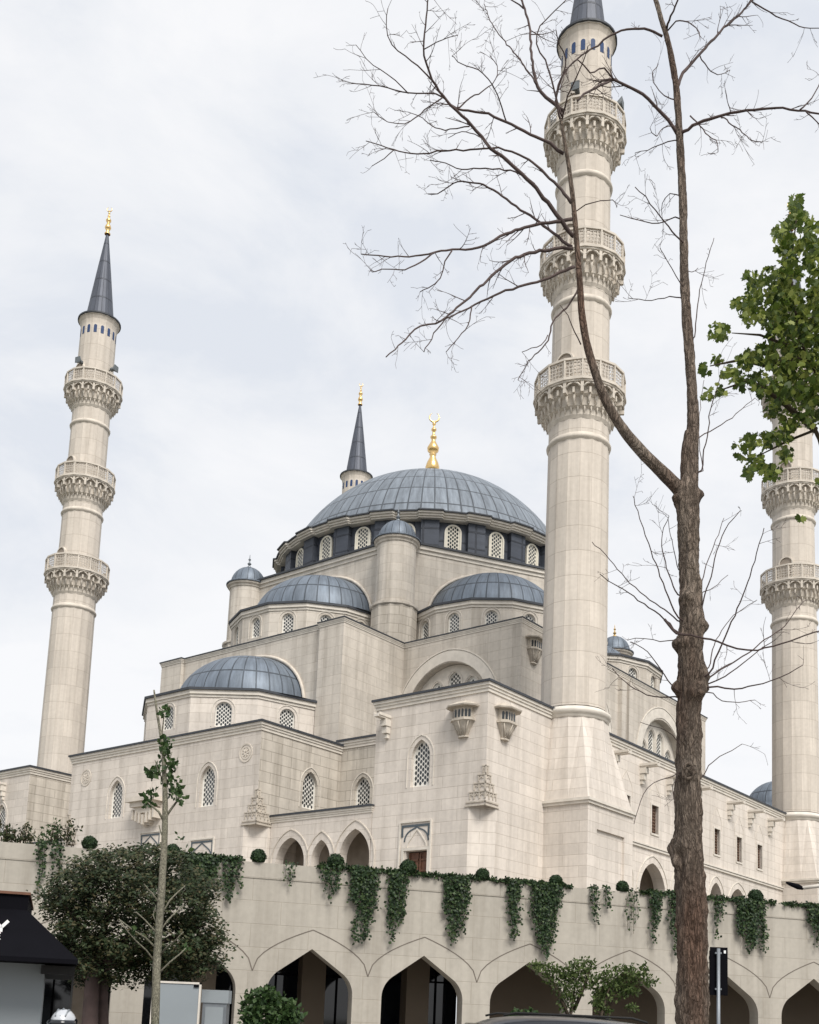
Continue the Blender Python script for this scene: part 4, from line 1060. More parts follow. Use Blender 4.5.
# forked limb on the left, a big one
lm = [(684, 494), (672, 482), (655, 465), (640, 450), (625, 432), (612, 412), (602, 392), (595, 372), (587, 345), (582, 315), (580, 285), (577, 245), (574, 210), (570, 175), (566, 150), (561, 120)]
lmw = [15, 14, 13, 12, 10.8, 10, 9.3, 8.8, 8, 7.4, 6.8, 6, 5.3, 4.6, 4, 3.3]
lp_ = [tpt(x, y, TY-.02*i) for i, (x, y) in enumerate(lm)]
rough_tube(lp_, [w/2/PXM for w in lmw], 20, .07, 5.5, [(bp(612, 425, 0), .07, .03), (bp(587, 345, -.1), .06, .025)], .03).build('limb', M['bark'], bare)
B = branch
B([(574, 237), (552, 208), (532, 184), (512, 165), (491, 148), (472, 126), (457, 111), (444, 97), (432, 80), (426, 62), (424, 48), (426, 18), (429, -10)], 5, 1.4, -.9, 1.2)
B([(563, 154), (550, 144), (535, 137), (506, 122), (482, 112), (457, 109), (446, 100), (436, 94), (409, 93), (380, 86), (352, 83)], 4, 1.1, -.3, 1.2, dy0=-.2)
B([(571, 202), (561, 190), (550, 178), (537, 166), (524, 157), (498, 148), (470, 150), (443, 151), (417, 154), (394, 150), (382, 146), (366, 141)], 3.6, 1.1, .5, 1.2)
B([(394, 150), (384, 158), (372, 166)], 1.3, .9, .6, 1.0, dy0=.5)
B([(572, 247), (558, 237), (548, 228), (535, 219), (516, 206), (498, 193), (484, 185), (469, 182), (458, 182), (450, 186), (438, 193), (428, 194)], 3.6, 1.1, .8, 1.2)
B([(535, 184), (520, 174), (505, 170), (480, 168), (462, 170), (445, 163), (430, 160)], 2.2, 1.0, .4, 1.2)
B([(571, 219), (555, 222), (535, 225), (520, 229), (506, 234), (489, 243), (472, 249), (452, 250), (435, 252), (415, 256), (398, 256), (378, 256), (361, 254)], 4.2, 1.1, -1.0, 1.2)
B([(435, 252), (420, 262), (405, 270), (388, 268), (372, 272)], 1.8, .9, -1.1, 1.1, dy0=-.7)
B([(452, 250), (445, 262), (440, 278), (428, 288), (420, 292)], 1.8, .9, -.6, 1.0, dy0=-.7)
B([(572, 248), (555, 249), (535, 252), (520, 256), (509, 262), (496, 272), (483, 284), (470, 297), (457, 308), (446, 317), (435, 323), (420, 326), (405, 339), (395, 349), (386, 357)], 4.2, 1.1, -1.3, 1.0)
B([(575, 267), (560, 273), (543, 280), (525, 285), (506, 291), (488, 298), (469, 308), (458, 313), (446, 319), (434, 334), (424, 352)], 3.6, 1.0, -.6, 1.0)
B([(472, 306), (468, 325), (458, 338), (446, 352)], 1.6, .8, -.7, .9, dy0=-.4)
B([(563, 111), (551, 101), (541, 92), (536, 80), (533, 67), (531, 48), (530, 30), (526, 14), (521, -4), (515, -25)], 4.4, 2.0, .3, .9)
B([(524, 8), (512, 0), (500, -8)], 2, 1, .3, .8, dy0=.3)
B([(536, 84), (520, 60), (505, 42), (492, 24), (484, 4)], 2, .9, .8, 1.0)
B([(563, 118), (556, 98), (552, 80), (545, 60), (536, 44), (540, 26), (556, 10), (566, 0)], 2.4, 1, -.4, 1.0)
B([(457, 109), (470, 98), (482, 92), (492, 84), (498, 70), (490, 55)], 1.8, .8, .3, 1.2)
B([(506, 122), (500, 100), (492, 84), (478, 70), (462, 64), (452, 56)], 1.8, .8, -.9, 1.2)
B([(432, 80), (418, 66), (405, 56), (392, 44), (386, 26), (388, 8)], 1.8, .8, -1.0, 1.2, dy0=-.7)
B([(409, 93), (395, 80), (380, 70), (366, 58), (356, 45)], 1.4, .7, -.6, 1.2, dy0=-.3)
B([(424, 50), (436, 42), (448, 38), (458, 35)], 1.3, .7, -.9, 1.2, dy0=-.8)
B([(443, 97), (425, 110), (405, 124), (388, 122), (374, 112)], 1.6, .7, -.6, 1.3, dy0=-.4)
B([(470, 126), (450, 130), (436, 128), (422, 118), (408, 112)], 1.6, .7, -.2, 1.2, dy0=-.7)
B([(490, 148), (478, 136), (462, 132), (448, 138)], 1.4, .7, 0, 1.2, dy0=-.5)
B([(561, 122), (556, 100), (560, 82), (566, 60), (560, 45), (556, 30)], 2.6, 1.0, -.5, 1.1)
B([(561, 122), (566, 104), (570, 90), (577, 75), (584, 60), (588, 46)], 2.2, .9, -.8, 1.0)
B([(578, 290), (566, 308), (553, 322), (548, 340), (538, 352), (528, 362), (518, 380)], 2.6, .9, -.5, .6)
B([(548, 335), (542, 345), (532, 348), (522, 352)], 1.3, .7, -.5, .6, dy0=-.3)
B([(581, 345), (572, 325), (568, 315), (560, 305)], 1.4, .7, -.3, .4)
B([(572, 215), (585, 205), (600, 201), (612, 200), (617, 207)], 1.5, .8, -.5, .4)
B([(577, 101), (588, 92), (599, 86), (606, 82), (614, 80)], 2.0, 3.0, .0, 1.3, dy0=-.4)
# upper trunk branches
B([(680, 135), (688, 129), (697, 123), (717, 117), (731, 113), (746, 111), (760, 110), (776, 108), (790, 109), (805, 111), (819, 113), (840, 112)], 4, 1.8, -.8, .9)
B([(805, 111), (812, 117), (822, 127)], 1.8, 1, -.7, .8, dy0=-.75)
B([(800, 110), (812, 98), (822, 80), (826, 70)], 1.8, 1, -.7, 1.0, dy0=-.75)
B([(677, 88), (683, 73), (693, 61), (703, 50), (714, 38), (724, 28), (735, 19), (744, 9), (752, 1), (765, -12)], 4, 2, .6, 1.0)
B([(752, 2), (764, 8), (776, 16), (788, 20), (799, 26), (810, 28), (825, 29)], 2, 1.0, .8, 1.0, dy0=.6)
B([(677, 133), (668, 120), (658, 108), (648, 99), (638, 91), (626, 85), (614, 80), (606, 80), (600, 82)], 4, 2.4, -.4, 1.2)
B([(614, 80), (604, 68), (590, 72), (577, 60), (566, 72), (560, 90)], 2, 1, -.9, 1.2, dy0=-.35)
B([(663, 36), (654, 32), (644, 29), (632, 29), (621, 31), (610, 36), (598, 45), (587, 52), (577, 60), (568, 68), (561, 78), (557, 92), (555, 105)], 3.2, 1.4, .2, 1.1)
B([(667, 29), (669, 20), (673, 12), (678, 0), (682, -15)], 2.6, 1.6, -.4, .8)
B([(668, 30), (676, 22), (688, 22), (698, 30), (700, 38)], 1.8, .9, -.6, 1.2)
B([(680, 140), (668, 142), (658, 146), (648, 150), (635, 153)], 1.6, .8, .4, 1.2)
B([(680, 240), (672, 231), (664, 222), (655, 210), (645, 197), (635, 187)], 2.0, .9, -.5, .7)
B([(680, 218), (670, 219), (658, 224), (645, 222), (632, 218), (620, 215)], 1.8, .8, .4, 1.0)
B([(680, 196), (670, 194), (662, 203), (662, 215)], 1.5, .7, .3, .8)
B([(680, 298), (670, 297), (658, 299), (645, 300), (628, 298)], 1.6, .8, .6, .9)
B([(680, 283), (672, 268), (664, 255), (660, 248)], 1.2, .7, -.4, .5)
B([(690, 116), (700, 126), (708, 136), (716, 140), (718, 152)], 1.8, .8, -.4, 1.3)
B([(722, 117), (732, 125), (742, 132), (752, 140), (762, 143)], 1.6, .8, -.7, 1.2)
B([(700, 56), (708, 68), (718, 74), (730, 70)], 1.5, .8, .5, 1.1)
B([(676, 100), (664, 96), (656, 86), (652, 74), (658, 64)], 1.5, .8, .4, 1.3)
B([(676, 125), (664, 128), (656, 136), (650, 128)], 1.4, .7, -.4, 1.3)
B([(684, 270), (692, 272), (698, 268)], 1.2, .7, .2, .3)
B([(695, 336), (697, 310), (700, 290), (706, 262), (714, 238)], 1.7, .8, -.2, .25)
B([(701, 470), (704, 450), (708, 430), (710, 410), (715, 395), (721, 372)], 1.8, .8, -.3, .25)
B([(700, 437), (716, 428), (732, 418), (742, 408), (755, 398)], 1.6, .7, .3, .3)
B([(703, 470), (700, 450), (699, 420), (704, 380)], 1.2, .6, .2, .3)
# epicormic shoots low on the trunk
B([(678, 618), (671, 604), (665, 590), (658, 570), (651, 551), (643, 528), (635, 505), (633, 496)], 2.2, .8, -.5, .5)
B([(678, 595), (671, 580), (665, 562), (662, 546), (662, 533), (669, 516)], 1.8, .8, .3, .5)
B([(679, 570), (674, 552), (671, 535), (668, 518)], 1.3, .7, .4, .4)
B([(678, 632), (660, 615), (644, 604), (628, 592), (613, 583), (600, 574)], 2.0, .8, -.8, .5)
B([(678, 620), (665, 610), (650, 600), (630, 583), (610, 560), (592, 542)], 1.8, .8, .6, .5)
B([(676, 690), (664, 676), (655, 662), (643, 648), (630, 642)], 1.8, .8, -.5, .6)
B([(675, 697), (655, 697), (640, 692), (625, 682), (612, 668)], 1.8, .8, .4, .5)
B([(677, 640), (660, 642), (645, 638), (628, 640)], 1.4, .7, .3, .6)
B([(700, 611), (704, 595), (711, 576), (717, 552), (725, 530), (733, 520), (740, 511)], 2, .8, -.4, .4)
B([(701, 600), (702, 582), (708, 560), (718, 535), (724, 518)], 1.8, .7, .3, .4)
B([(705, 592), (718, 584), (728, 575)], 1.2, .6, .3, .5)
B([(709, 674), (718, 652), (729, 628), (740, 602), (750, 576), (757, 553), (764, 528)], 2.4, .9, -.8, .4)
B([(709, 677), (725, 667), (743, 656), (765, 640), (785, 625), (796, 610), (806, 600)], 2.2, .8, .5, .5)
B([(709, 683), (725, 676), (742, 664), (756, 652), (775, 640)], 1.8, .8, -.3, .6)
B([(709, 687), (725, 688), (742, 688), (756, 685), (771, 681), (788, 673), (803, 665)], 2.2, .8, -.6, .5)
B([(708, 692), (722, 700), (738, 703), (755, 700)], 1.5, .7, .4, .4)
B([(709, 668), (712, 650), (722, 630), (738, 612), (757, 600)], 1.6, .7, .5, .4)
B([(665, 619), (670, 627), (677, 633), (690, 635), (704, 638), (718, 642), (737, 648), (757, 650), (772, 646), (790, 641), (806, 635), (825, 630)], 3, 1.4, -.6, .5, dy0=-.3)
B([(682, 772), (672, 776), (660, 780), (648, 788), (640, 802), (634, 824)], 1.4, .6, -.4, .2)
B([(680, 745), (672, 735), (660, 728), (640, 722)], 1.3, .6, -.3, .2)
B([(703, 776), (708, 766), (720, 757), (732, 750), (742, 744)], 1.4, .7, .2, .2)
B([(679, 775), (672, 790), (676, 806)], 1.0, .5, -.2, .2)
o = twv.build('twig', M['twig'], bare); o['kind'] = 'stuff'
# ------------------------------------------------------------------ young slim tree
YY = 14.0; yb = at(157, 1000, YY); YB = Vector((yb.x, YY, 0))
yt = thing('young_tree', 'slim young tree with pale trunk and few green leaf tufts before the dark tree', 'tree', YB)
PX2 = F/YY
def ypt(x, y, dy=0): return at(x, y, YY+dy) - YB
mb = rough_tube([ypt(x, y) for x, y in ((152, 1130), (155, 1024), (157, 960), (161, 900), (164, 850), (165, 820), (165, 790), (164, 770), (163, 750), (160, 730), (157, 712), (154, 690))], [w/2/PX2 for w in (9.5, 8.6, 8, 7.3, 6.6, 6, 5.3, 4.6, 3.8, 3, 2.4, 1.7)], 14, .05, 2.0, (), .05)
mb.build('trunk', M['youngbark'], yt)
def ybr(path, w0, w1, dy=0, m='youngbark'):
    mb = MB(); n = len(path); pts = [ypt(x, y, dy*i/(n-1)) for i, (x, y) in enumerate(path)]; mb.tube(pts, [.65*(w0+(w1-w0)*i/(n-1))/2/PX2 for i in range(n)], 7); mb.build('branch', M[m], yt)
for pth, a, b, dy in (([(160, 905), (155, 897), (148, 889), (144, 884)], 3, 1.6, -.2), ([(163, 912), (170, 900), (178, 892), (185, 886)], 3, 1.6, .2),
    ([(160, 936), (152, 928), (145, 920), (136, 912)], 3.4, 1.8, -.2), ([(161, 930), (168, 920), (176, 912), (184, 906)], 3.2, 1.8, .2), ([(156, 948), (146, 938), (133, 930), (120, 920)], 3.4, 1.6, .3),
    ([(155, 962), (146, 950), (136, 941), (128, 932), (119, 919)], 3, 1.5, -.4), ([(160, 955), (168, 946), (176, 940), (183, 932)], 3.2, 1.8, -.3), ([(160, 972), (170, 962), (180, 954), (188, 946)], 3.2, 1.8, .1), ([(157, 925), (153, 915), (156, 905)], 2, 1.2, .1),
    ([(164, 822), (159, 812), (152, 806), (147, 802)], 4, 2.5, -.1), ([(165, 818), (172, 808), (178, 800), (181, 794)], 4.5, 2.5, .1), ([(164, 840), (161, 833), (159, 825)], 2.5, 1.5, 0),
    ([(163, 780), (158, 770), (155, 760)], 2.5, 1.2, -.1), ([(164, 775), (168, 765), (172, 752)], 2.5, 1.4, .1), ([(163, 755), (162, 735), (164, 716)], 3, 1.8, .05), ([(165, 785), (171, 775), (176, 768)], 2.4, 1.2, .1)):
    ybr(pth, a, b, dy)
v, f = [], []
for cx_, cy_, r_, n_ in ((164, 712, 4, 16), (163, 742, 4, 8), (157, 770, 7, 16), (151, 775, 5, 14), (166, 758, 6, 12), (171, 768, 6, 14), (175, 763, 4, 10), (176, 782, 5, 10), (148, 801, 6, 18), (151, 792, 5, 12), (176, 792, 6, 22), (180, 800, 5, 10), (165, 750, 4, 8), (168, 740, 4, 6), (133, 928, 4, 5), (186, 948, 3, 4), (180, 838, 4, 3), (186, 850, 3, 3), (165, 782, 6, 8)):
    for _ in range(int(n_*1.7)):
        a = U(0, 2*pi); r = r_*sqrt(R()); leaf_quad(v, f, ypt(cx_+r*cos(a), cy_+r*sin(a), U(-.12, .12)), .075, asp=.75)
mesh_obj('crown', v, f, 'green', yt)
# ------------------------------------------------------------------ dark tree on the left
DY = 29.0; db = at(100, 990, DY); DB = Vector((db.x, DY, 0))
dt = thing('dark_tree', 'broad dark tree with small reddish green leaves in front of the terrace wall', 'tree', DB)
def dpt(x, y, dy=0): return at(x, y, DY+dy) - DB
blobs = [(90, 872, 24, 22), (120, 862, 26, 18), (150, 862, 26, 18), (175, 872, 22, 20), (70, 890, 24, 22), (105, 895, 34, 28), (145, 898, 36, 30), (180, 905, 28, 28), (205, 890, 14, 16), (60, 912, 18, 18), (85, 928, 26, 24), (120, 935, 30, 24), (165, 940, 34, 26), (200, 930, 20, 24), (205, 955, 16, 20), (215, 945, 8, 12), (100, 958, 24, 20), (80, 968, 12, 18), (135, 960, 22, 14), (185, 965, 26, 18), (160, 965, 20, 16), (112, 975, 16, 10), (52, 895, 10, 14), (60, 935, 10, 14), (140, 975, 6, 10)]
v, f = [], []
for x, y, rx, ry in blobs:
    n_ = int(rx*ry*3.3); nc = max(5, int(rx*ry/17))
    sub = [(x+rx*.92*sqrt(R())*cos(a), y+ry*.92*sqrt(R())*sin(a), U(-1, 1)*rx*.045) for a in [U(0, 2*pi) for _ in range(nc)]]
    for _ in range(n_):
        sx, sy, sz = random.choice(sub); g = Vector((random.gauss(0, 1), random.gauss(0, 1), random.gauss(0, 1)))
        p = dpt(sx, sy, sz+g.y*.2) + Vector((g.x*.16, 0, g.z*.085)); leaf_quad(v, f, p, .105, Vector((U(-.8, .8), U(-1.2, .4), .8)).normalized(), asp=.6)
mesh_obj('crown', v, f, 'dark', dt)
mb = MB(); mb.tube([dpt(88, 1120), dpt(90, 1024), dpt(92, 985), dpt(98, 955)], [.24, .2, .17, .14], 14, rough=.06); mb.tube([dpt(104, 1060, .3), dpt(103, 1000, .3), dpt(106, 960, .2)], [.15, .13, .1], 12, rough=.06)
mb.build('trunk', M['twig'], dt)
for pth in ([(98, 958), (85, 935), (70, 910), (58, 895)], [(98, 958), (105, 925), (115, 895), (122, 870)], [(106, 962), (130, 935), (155, 905), (170, 880)], [(106, 962), (145, 948), (180, 935), (205, 925)], [(92, 985), (80, 965), (66, 950)], [(106, 965), (150, 960), (195, 960)]):
    mb = MB(); mb.tube([dpt(x, y, U(-.3, .3)) for x, y in pth], [.14, .09, .06, .03][:len(pth)], 7); mb.build('limb', M['twig'], dt)
# ------------------------------------------------------------------ shrubs
def shrub(name, label, x0, y0, Y, blobs, stems, dens, size, m='green', group=None, sp=.05):
    b = at(x0, y0, Y); B0 = Vector((b.x, Y, 0)); t = thing(name, label, 'shrub', B0, group=group)
    v, f = [], []
    pm = F/Y
    for x, y, rx, ry in blobs:
        for _ in range(int(rx*ry*dens)):
            a = U(0, 2*pi); r = sqrt(R())*U(.75, 1.3); p = at(x+rx*r*cos(a), y+ry*r*sin(a), Y+U(-1, 1)*rx/pm*.7)-B0; leaf_quad(v, f, p, size, asp=.6)
    mesh_obj('foliage', v, f, m, t)
    mb = MB()
    for pth in stems: mb.tube([at(x, y, Y+U(-.1, .1))-B0 for x, y in pth], [.035*(1-.25*i) for i in range(len(pth))], 6)
    mb.build('stem', M['stem'], t)
    return t
shrub('feathery_shrub', 'light green feathery shrub with two spreading crowns behind the parked car', 590, 1010, 20.0,
      [(545, 968, 14, 6), (560, 978, 16, 9), (575, 972, 14, 10), (585, 965, 11, 7), (570, 990, 15, 9), (568, 1002, 9, 9), (600, 985, 11, 9), (612, 975, 14, 9), (628, 972, 13, 8), (640, 978, 11, 5), (650, 982, 8, 4), (618, 990, 14, 9), (600, 1000, 9, 10), (630, 990, 10, 6), (536, 965, 6, 4), (586, 980, 8, 8), (644, 968, 4, 5), (632, 1008, 7, 3), (605, 1010, 6, 6)],
      [[(572, 1080), (570, 1020), (575, 985)], [(570, 1020), (555, 985), (545, 972)], [(574, 1010), (585, 985), (590, 968)], [(602, 1080), (600, 1020), (610, 985)], [(600, 1015), (620, 990), (640, 978)]], 2.3, .065, 'feather')
shrub('round_leaf_shrub', 'small bright green shrub standing before the second arch pier from the left', 268, 1010, 24.0,
      [(262, 1000, 16, 10), (250, 1008, 10, 9), (280, 1005, 13, 9), (290, 1014, 12, 8), (265, 1018, 20, 12), (268, 992, 7, 6), (285, 1022, 16, 10), (250, 1022, 10, 8)], [[(268, 1100), (267, 1030), (268, 1000)], [(268, 1040), (280, 1010)], [(268, 1040), (254, 1010)]], 1.7, .13)
shrub('low_shrub', 'low pale green bush just showing above the parked car roof', 524, 1012, 24.0, [(520, 1016, 8, 6), (532, 1014, 7, 5), (508, 1018, 6, 4)], [[(522, 1100), (520, 1020)]], 1.2, .12)
# clipped balls on the wall
n_ = 0
BL = ['beside the leafy plants at the far left', 'just right of the dark tree crown', 'below the low entrance arcade', 'under the timber door', 'below the corner of the projecting block', 'below the minaret base', 'left of the bare tree trunk', 'on the wall right of the bare tree', 'in front of the inscription panel']
for (x, y, r), lb in zip(((90, 841, 9), (260, 857, 9.5), (338, 862, 10.5), (411, 868, 10.5), (486, 875, 8.5), (560, 882, 8), (627, 889, 7.5), (761, 899, 9), (174, 848, 8)), BL):
    d = ray(x, y); k = (FW.O.y-.3*1 - MW*FW.O.x)/(d.y-MW*d.x)
    dd = d*k; base = Vector((dd.x, dd.y, WT)) - Vector((FW.N.x, FW.N.y, 0))*.35
    t = thing('clipped_ball_shrub', 'round clipped green shrub on the terrace wall, '+lb, 'shrub', base, group='clipped ball shrubs along the terrace wall')
    rr = .8*r/F*base.y; v, f = [], []
    for _ in range(1500):
        q = Vector((random.gauss(0, 1), random.gauss(0, 1), random.gauss(0, 1))).normalized()
        if q.z < -.75: continue
        p = Vector((0, 0, rr*.8)) + q*rr*U(.86, 1.0); leaf_quad(v, f, p, .075, (q+Vector((U(-.5, .5), U(-.5, .5), U(-.5, .5)))).normalized(), asp=.7)
    mesh_obj('foliage', v, f, 'box', t)
    cm = MB(); cm.lathe([(0, .02)]+[(rr*.86*sin(pi*k/10), rr*.8-rr*.84*cos(pi*k/10)) for k in range(1, 10)]+[(0, rr*1.62)], 14); cm.build('core', M['box'], t)
# ------------------------------------------------------------------ ivy
def wallpt(x, y, w=0.06):
    d = ray(x, y); n = Vector((FW.N.x, FW.N.y, 0)); o3 = Vector((FW.O.x, FW.O.y, EYE)) + n*w
    k = (o3-Vector((0, 0, EYE))).dot(n)/d.dot(n); q = d*k; return Vector((q.x, q.y, q.z+EYE))
def ivy(x0, x1, yb, dens, label):
    top = 838+(x0+x1)/2*.083; c = wallpt((x0+x1)/2, top); base = Vector((c.x, c.y, WT))
    t = thing('hanging_ivy', label, 'ivy', base, group='ivy curtains hanging over the terrace wall')
    v, f = [], []; st = MB(); w_ = x1-x0; ns = max(2, int(w_/4)); U3 = Vector((FW.U.x, FW.U.y, 0)); N3 = Vector((FW.N.x, FW.N.y, 0))
    H = (WT - wallpt((x0+x1)/2, yb).z)
    W_ = w_/F*base.y*.74
    for i in range(ns):
        fx = (i+.5)/ns; ln = H*(1-.45*abs(2*fx-1)**1.3)*U(.72, 1.05); u = (fx-.5)*W_; p = U3*u+N3*.10+Vector((0, 0, .05)); pts = [p.copy()]; dx = 0; ln *= random.choice((.6, .85, 1, 1.05, 1.1))
        sgm = int(ln/.12)+2
        for j in range(sgm):
            dx += U(-.03, .03); p = U3*(u+dx)+N3*(.07+.05*R())+Vector((0, 0, .05-ln*(j+1)/sgm)); pts.append(p.copy())
            th = 1-.5*(j/sgm)
            for _ in range(int(dens*9*th)+ (1 if R() < dens*9*th % 1 else 0)):
                q = p+U3*random.gauss(0, .05)*(.6+dens*.5)+N3*abs(random.gauss(0, .07))+Vector((0, 0, U(-.08, .08)))
                leaf_quad(v, f, q, .10, (N3+Vector((U(-.8, .8), U(-.8, .8), U(-.4, .9)))).normalized(), asp=.85)
        st.tube(pts, [.008]*len(pts), 4, cap=False)
    # tuft rolling over the coping
    for _ in range(int(w_*6*min(1, dens))):
        q = U3*U(-.55, .55)*W_+N3*U(-.25, .16)+Vector((0, 0, U(-.02, .12))); leaf_quad(v, f, q, .10, asp=.8)
    mesh_obj('foliage', v, f, 'ivy', t); st.build('vine', M['stem'], t)
for a in ((36, 50, 898, .5, 'thin pale ivy strands hanging at the far left beside the awning'), (50, 66, 890, .4, 'sparse ivy strands left of the dark tree'), (181, 222, 908, 1.5, 'dense ivy curtain just behind the right side of the dark tree'),
          (223, 242, 900, .9, 'narrow ivy tail between dark tree and round shrub'), (283, 299, 893, .18, 'few thin ivy sprigs below the low entrance arcade'), (318, 344, 902, .45, 'sparse ivy strands left of the first thick curtain'),
          (345, 382, 945, 1.5, 'thick ivy curtain left of the timber door axis, ragged and wide'), (384, 410, 957, 1.4, 'long ivy curtain reaching the second full arch'), (440, 474, 952, 1.4, 'isolated thick ivy curtain above the arch pier in the middle'),
          (504, 522, 957, 1.2, 'slim long ivy strand left of the widest pair below the minaret'), (525, 566, 960, 1.5, 'widest ivy curtain right below the minaret base'), (588, 599, 936, .8, 'short narrow ivy tail right of the minaret base'), (601, 611, 930, .5, 'thin short ivy tail below the small topiary'),
          (624, 640, 945, .2, 'few bare ivy strands above the feathery shrub'), (645, 664, 948, 1.1, 'ivy curtain just left of the bare trunk'), (666, 684, 952, 1.1, 'ivy curtain touching the left edge of the bare trunk'), (710, 724, 937, .7, 'short ivy tail just right of the bare trunk'),
          (727, 770, 968, 1.5, 'wide dark ivy curtain behind the black signal board'), (800, 835, 948, 1.3, 'ivy curtain at the right edge of the picture')):
    ivy(*a)
# continuous low ivy on the coping
v, f = [], []; U3 = Vector((FW.U.x, FW.U.y, 0)); N3 = Vector((FW.N.x, FW.N.y, 0))
for x0, x1 in ((180, 244), (318, 480), (490, 572), (640, 700), (706, 775), (784, 830)):
    for _ in range(int((x1-x0)*16)):
        x = U(x0, x1); p = wallpt(x, 838+x*.083); q = Vector((p.x, p.y, WT))+N3*U(-.3, .1)+Vector((0, 0, U(-.05, .13)*(.6+.4*sin(x*.35)))); leaf_quad(v, f, q, .10, asp=.8)
o = mesh_obj('ivy_edging', v, f, 'ivy'); tag(o, 'low ivy ground cover along the top edge of the terrace wall', 'ivy', kind='stuff')
# leafy plants at the upper left of the wall
for x, y, lb in ((14, 828, 'dense bushy plant with reddish tips at the left end of the terrace wall'), (46, 832, 'upright leafy plant between the left end and the first round shrub'), (66, 830, 'tall thin leafy plant with reddish top beside the first round shrub')):
    d = wallpt(x, 842); base = Vector((d.x, d.y, WT))-N3*.4; t = thing('leafy_plant', lb, 'plant', base); v, f = [], []; st = MB()
    for k in range(7 if x > 30 else 16):
        h = U(.3, .95) if x > 20 else U(.2, .7); sx = U(-.35, .35) if x > 20 else U(-.9, .6); p0 = Vector((sx*.6, U(-.1, .1), 0)); p1 = Vector((sx, U(-.2, .2), h)); st.tube([p0, (p0+p1)/2+Vector((U(-.05, .05), 0, 0)), p1], [.012, .01, .006], 4)
        for j in range(26): g = R(); leaf_quad(v, f, p0.lerp(p1, .25+.75*g)+Vector((U(-.12, .12), U(-.12, .12), U(-.08, .08))), .13, asp=.45)
    mesh_obj('foliage', v, f, 'dark' if x < 20 or x > 60 else 'green', t); st.build('stem', M['stem'], t)
# ------------------------------------------------------------------ overhanging plane tree on the right
LYD = 9.0; lb_ = at(905, 900, LYD); LB_ = Vector((lb_.x, LYD, 0))
lt = thing('plane_tree', 'green maple-leaved branch hanging into the picture from the right', 'tree', LB_)
mb = rough_tube([Vector((0, 0, 0)), Vector((.05, 0, 1.5)), Vector((0, .05, 3.2)), Vector((.1, 0, 5.0)), Vector((.05, 0, 7.2))], [.2, .17, .15, .11, .05], 20, .05, 1, (), .1); mb.build('trunk', M['youngbark'], lt)
def lpt(x, y, dy=0): return at(x, y, LYD+dy)-LB_
for pth in ([(905, 560), (860, 470), (830, 400), (800, 340), (790, 270), (797, 215)], [(905, 480), (850, 400), (800, 350), (760, 335), (732, 333)], [(905, 600), (850, 500), (815, 430), (790, 440), (760, 455)], [(800, 360), (765, 365), (740, 360), (710, 366)], [(905, 400), (850, 330), (825, 260)], [(815, 430), (780, 400), (750, 380), (715, 392)], [(850, 500), (828, 470), (818, 440)]):
    mb = MB(); n = len(pth); mb.tube([lpt(x, y, U(-.2, .2)) for x, y in pth], [.03*(1-.85*i/(n-1)) for i in range(n)], 6); mb.build('branch', M['stem'], lt)
v, f = [], []
def maple(p, s):
    n = Vector((U(-.8, .8), U(-1, .6), U(-.2, 1))).normalized(); t = Vector((U(-1, 1), U(-.4, .4), U(-1, .6))); t = (t-n*t.dot(n)).normalized(); b = n.cross(t)
    prof = [(0, -.1), (.12, -.42), (.42, -.66), (.5, -.4), (.82, -.46), (.8, -.2), (1.0, 0), (.8, .2), (.82, .46), (.5, .4), (.42, .66), (.12, .42), (0, .1)]
    i = len(v); s *= U(.7, 1.25); droop = U(.05, .35)
    v.extend(tuple(p+t*a*s+b*c*s-Vector((0, 0, 1))*droop*s*a*a+n*abs(c)*s*.15) for a, c in prof)
    f.append(tuple(range(i, i+len(prof))))
Z = [(470, 70, 22), (480, 120, 26), (430, 165, 36), (455, 210, 40), (500, 190, 32), (330, 290, 20), (395, 290, 32), (450, 270, 38), (520, 250, 28), (300, 370, 22), (350, 340, 36), (420, 350, 46), (335, 400, 40), (400, 420, 46), (480, 430, 42), (235, 455, 30), (530, 300, 24), (195, 565, 17), (235, 540, 15), (265, 580, 20), (320, 540, 30), (380, 530, 40), (450, 540, 42), (520, 560, 40), (205, 645, 15), (240, 635, 17), (300, 600, 26), (360, 610, 36), (420, 640, 42), (480, 620, 42), (530, 640, 34), (400, 690, 26), (455, 720, 36), (520, 715, 30), (330, 790, 26), (380, 780, 28), (430, 770, 32), (300, 840, 12), (350, 850, 30), (400, 880, 26), (440, 830, 26), (320, 880, 16), (540, 910, 12), (290, 795, 4), (520, 330, 22), (545, 200, 30), (560, 420, 50), (580, 560, 60), (580, 680, 50), (590, 280, 50), (640, 450, 70), (640, 600, 60), (485, 1018, 8), (470, 95, 22), (445, 130, 16), (500, 480, 50), (470, 400, 46), (500, 660, 40), (440, 580, 40), (420, 470, 40), (540, 360, 40), (460, 340, 34), (520, 140, 24)]
for zx, zy, zr in Z:
    x, y, r_ = 640+zx/3.011, 180+zy/3.011, zr/3.011*.92
    for _ in range(max(5, int(r_*r_*.85))):
        a = U(0, 2*pi); r = r_*sqrt(R()); maple(lpt(x+r*cos(a), y+r*sin(a), U(-.6, .6)), .048*random.choice((.7, 1, 1, 1.2)))
mesh_obj('foliage', v, f, 'maple', lt)
# ------------------------------------------------------------------ kiosk with black awning
KY = 13.0; kp = at(20, 1000, KY); KB = Vector((kp.x, KY, 0))
ki = thing('kiosk', 'grey street kiosk with black sloping awning cut by the left edge', 'kiosk', KB, radians(17))
def kx(x, y=950): return at(x, y, KY).x-KB.x
def kz(y, x=30): return at(x, y, KY).z
xl = kx(-170); x1 = kx(28, 900); x2 = kx(75, 962); zt = kz(893, 14); zm = kz(909, 28); zb = kz(962, 60)
mb = MB()
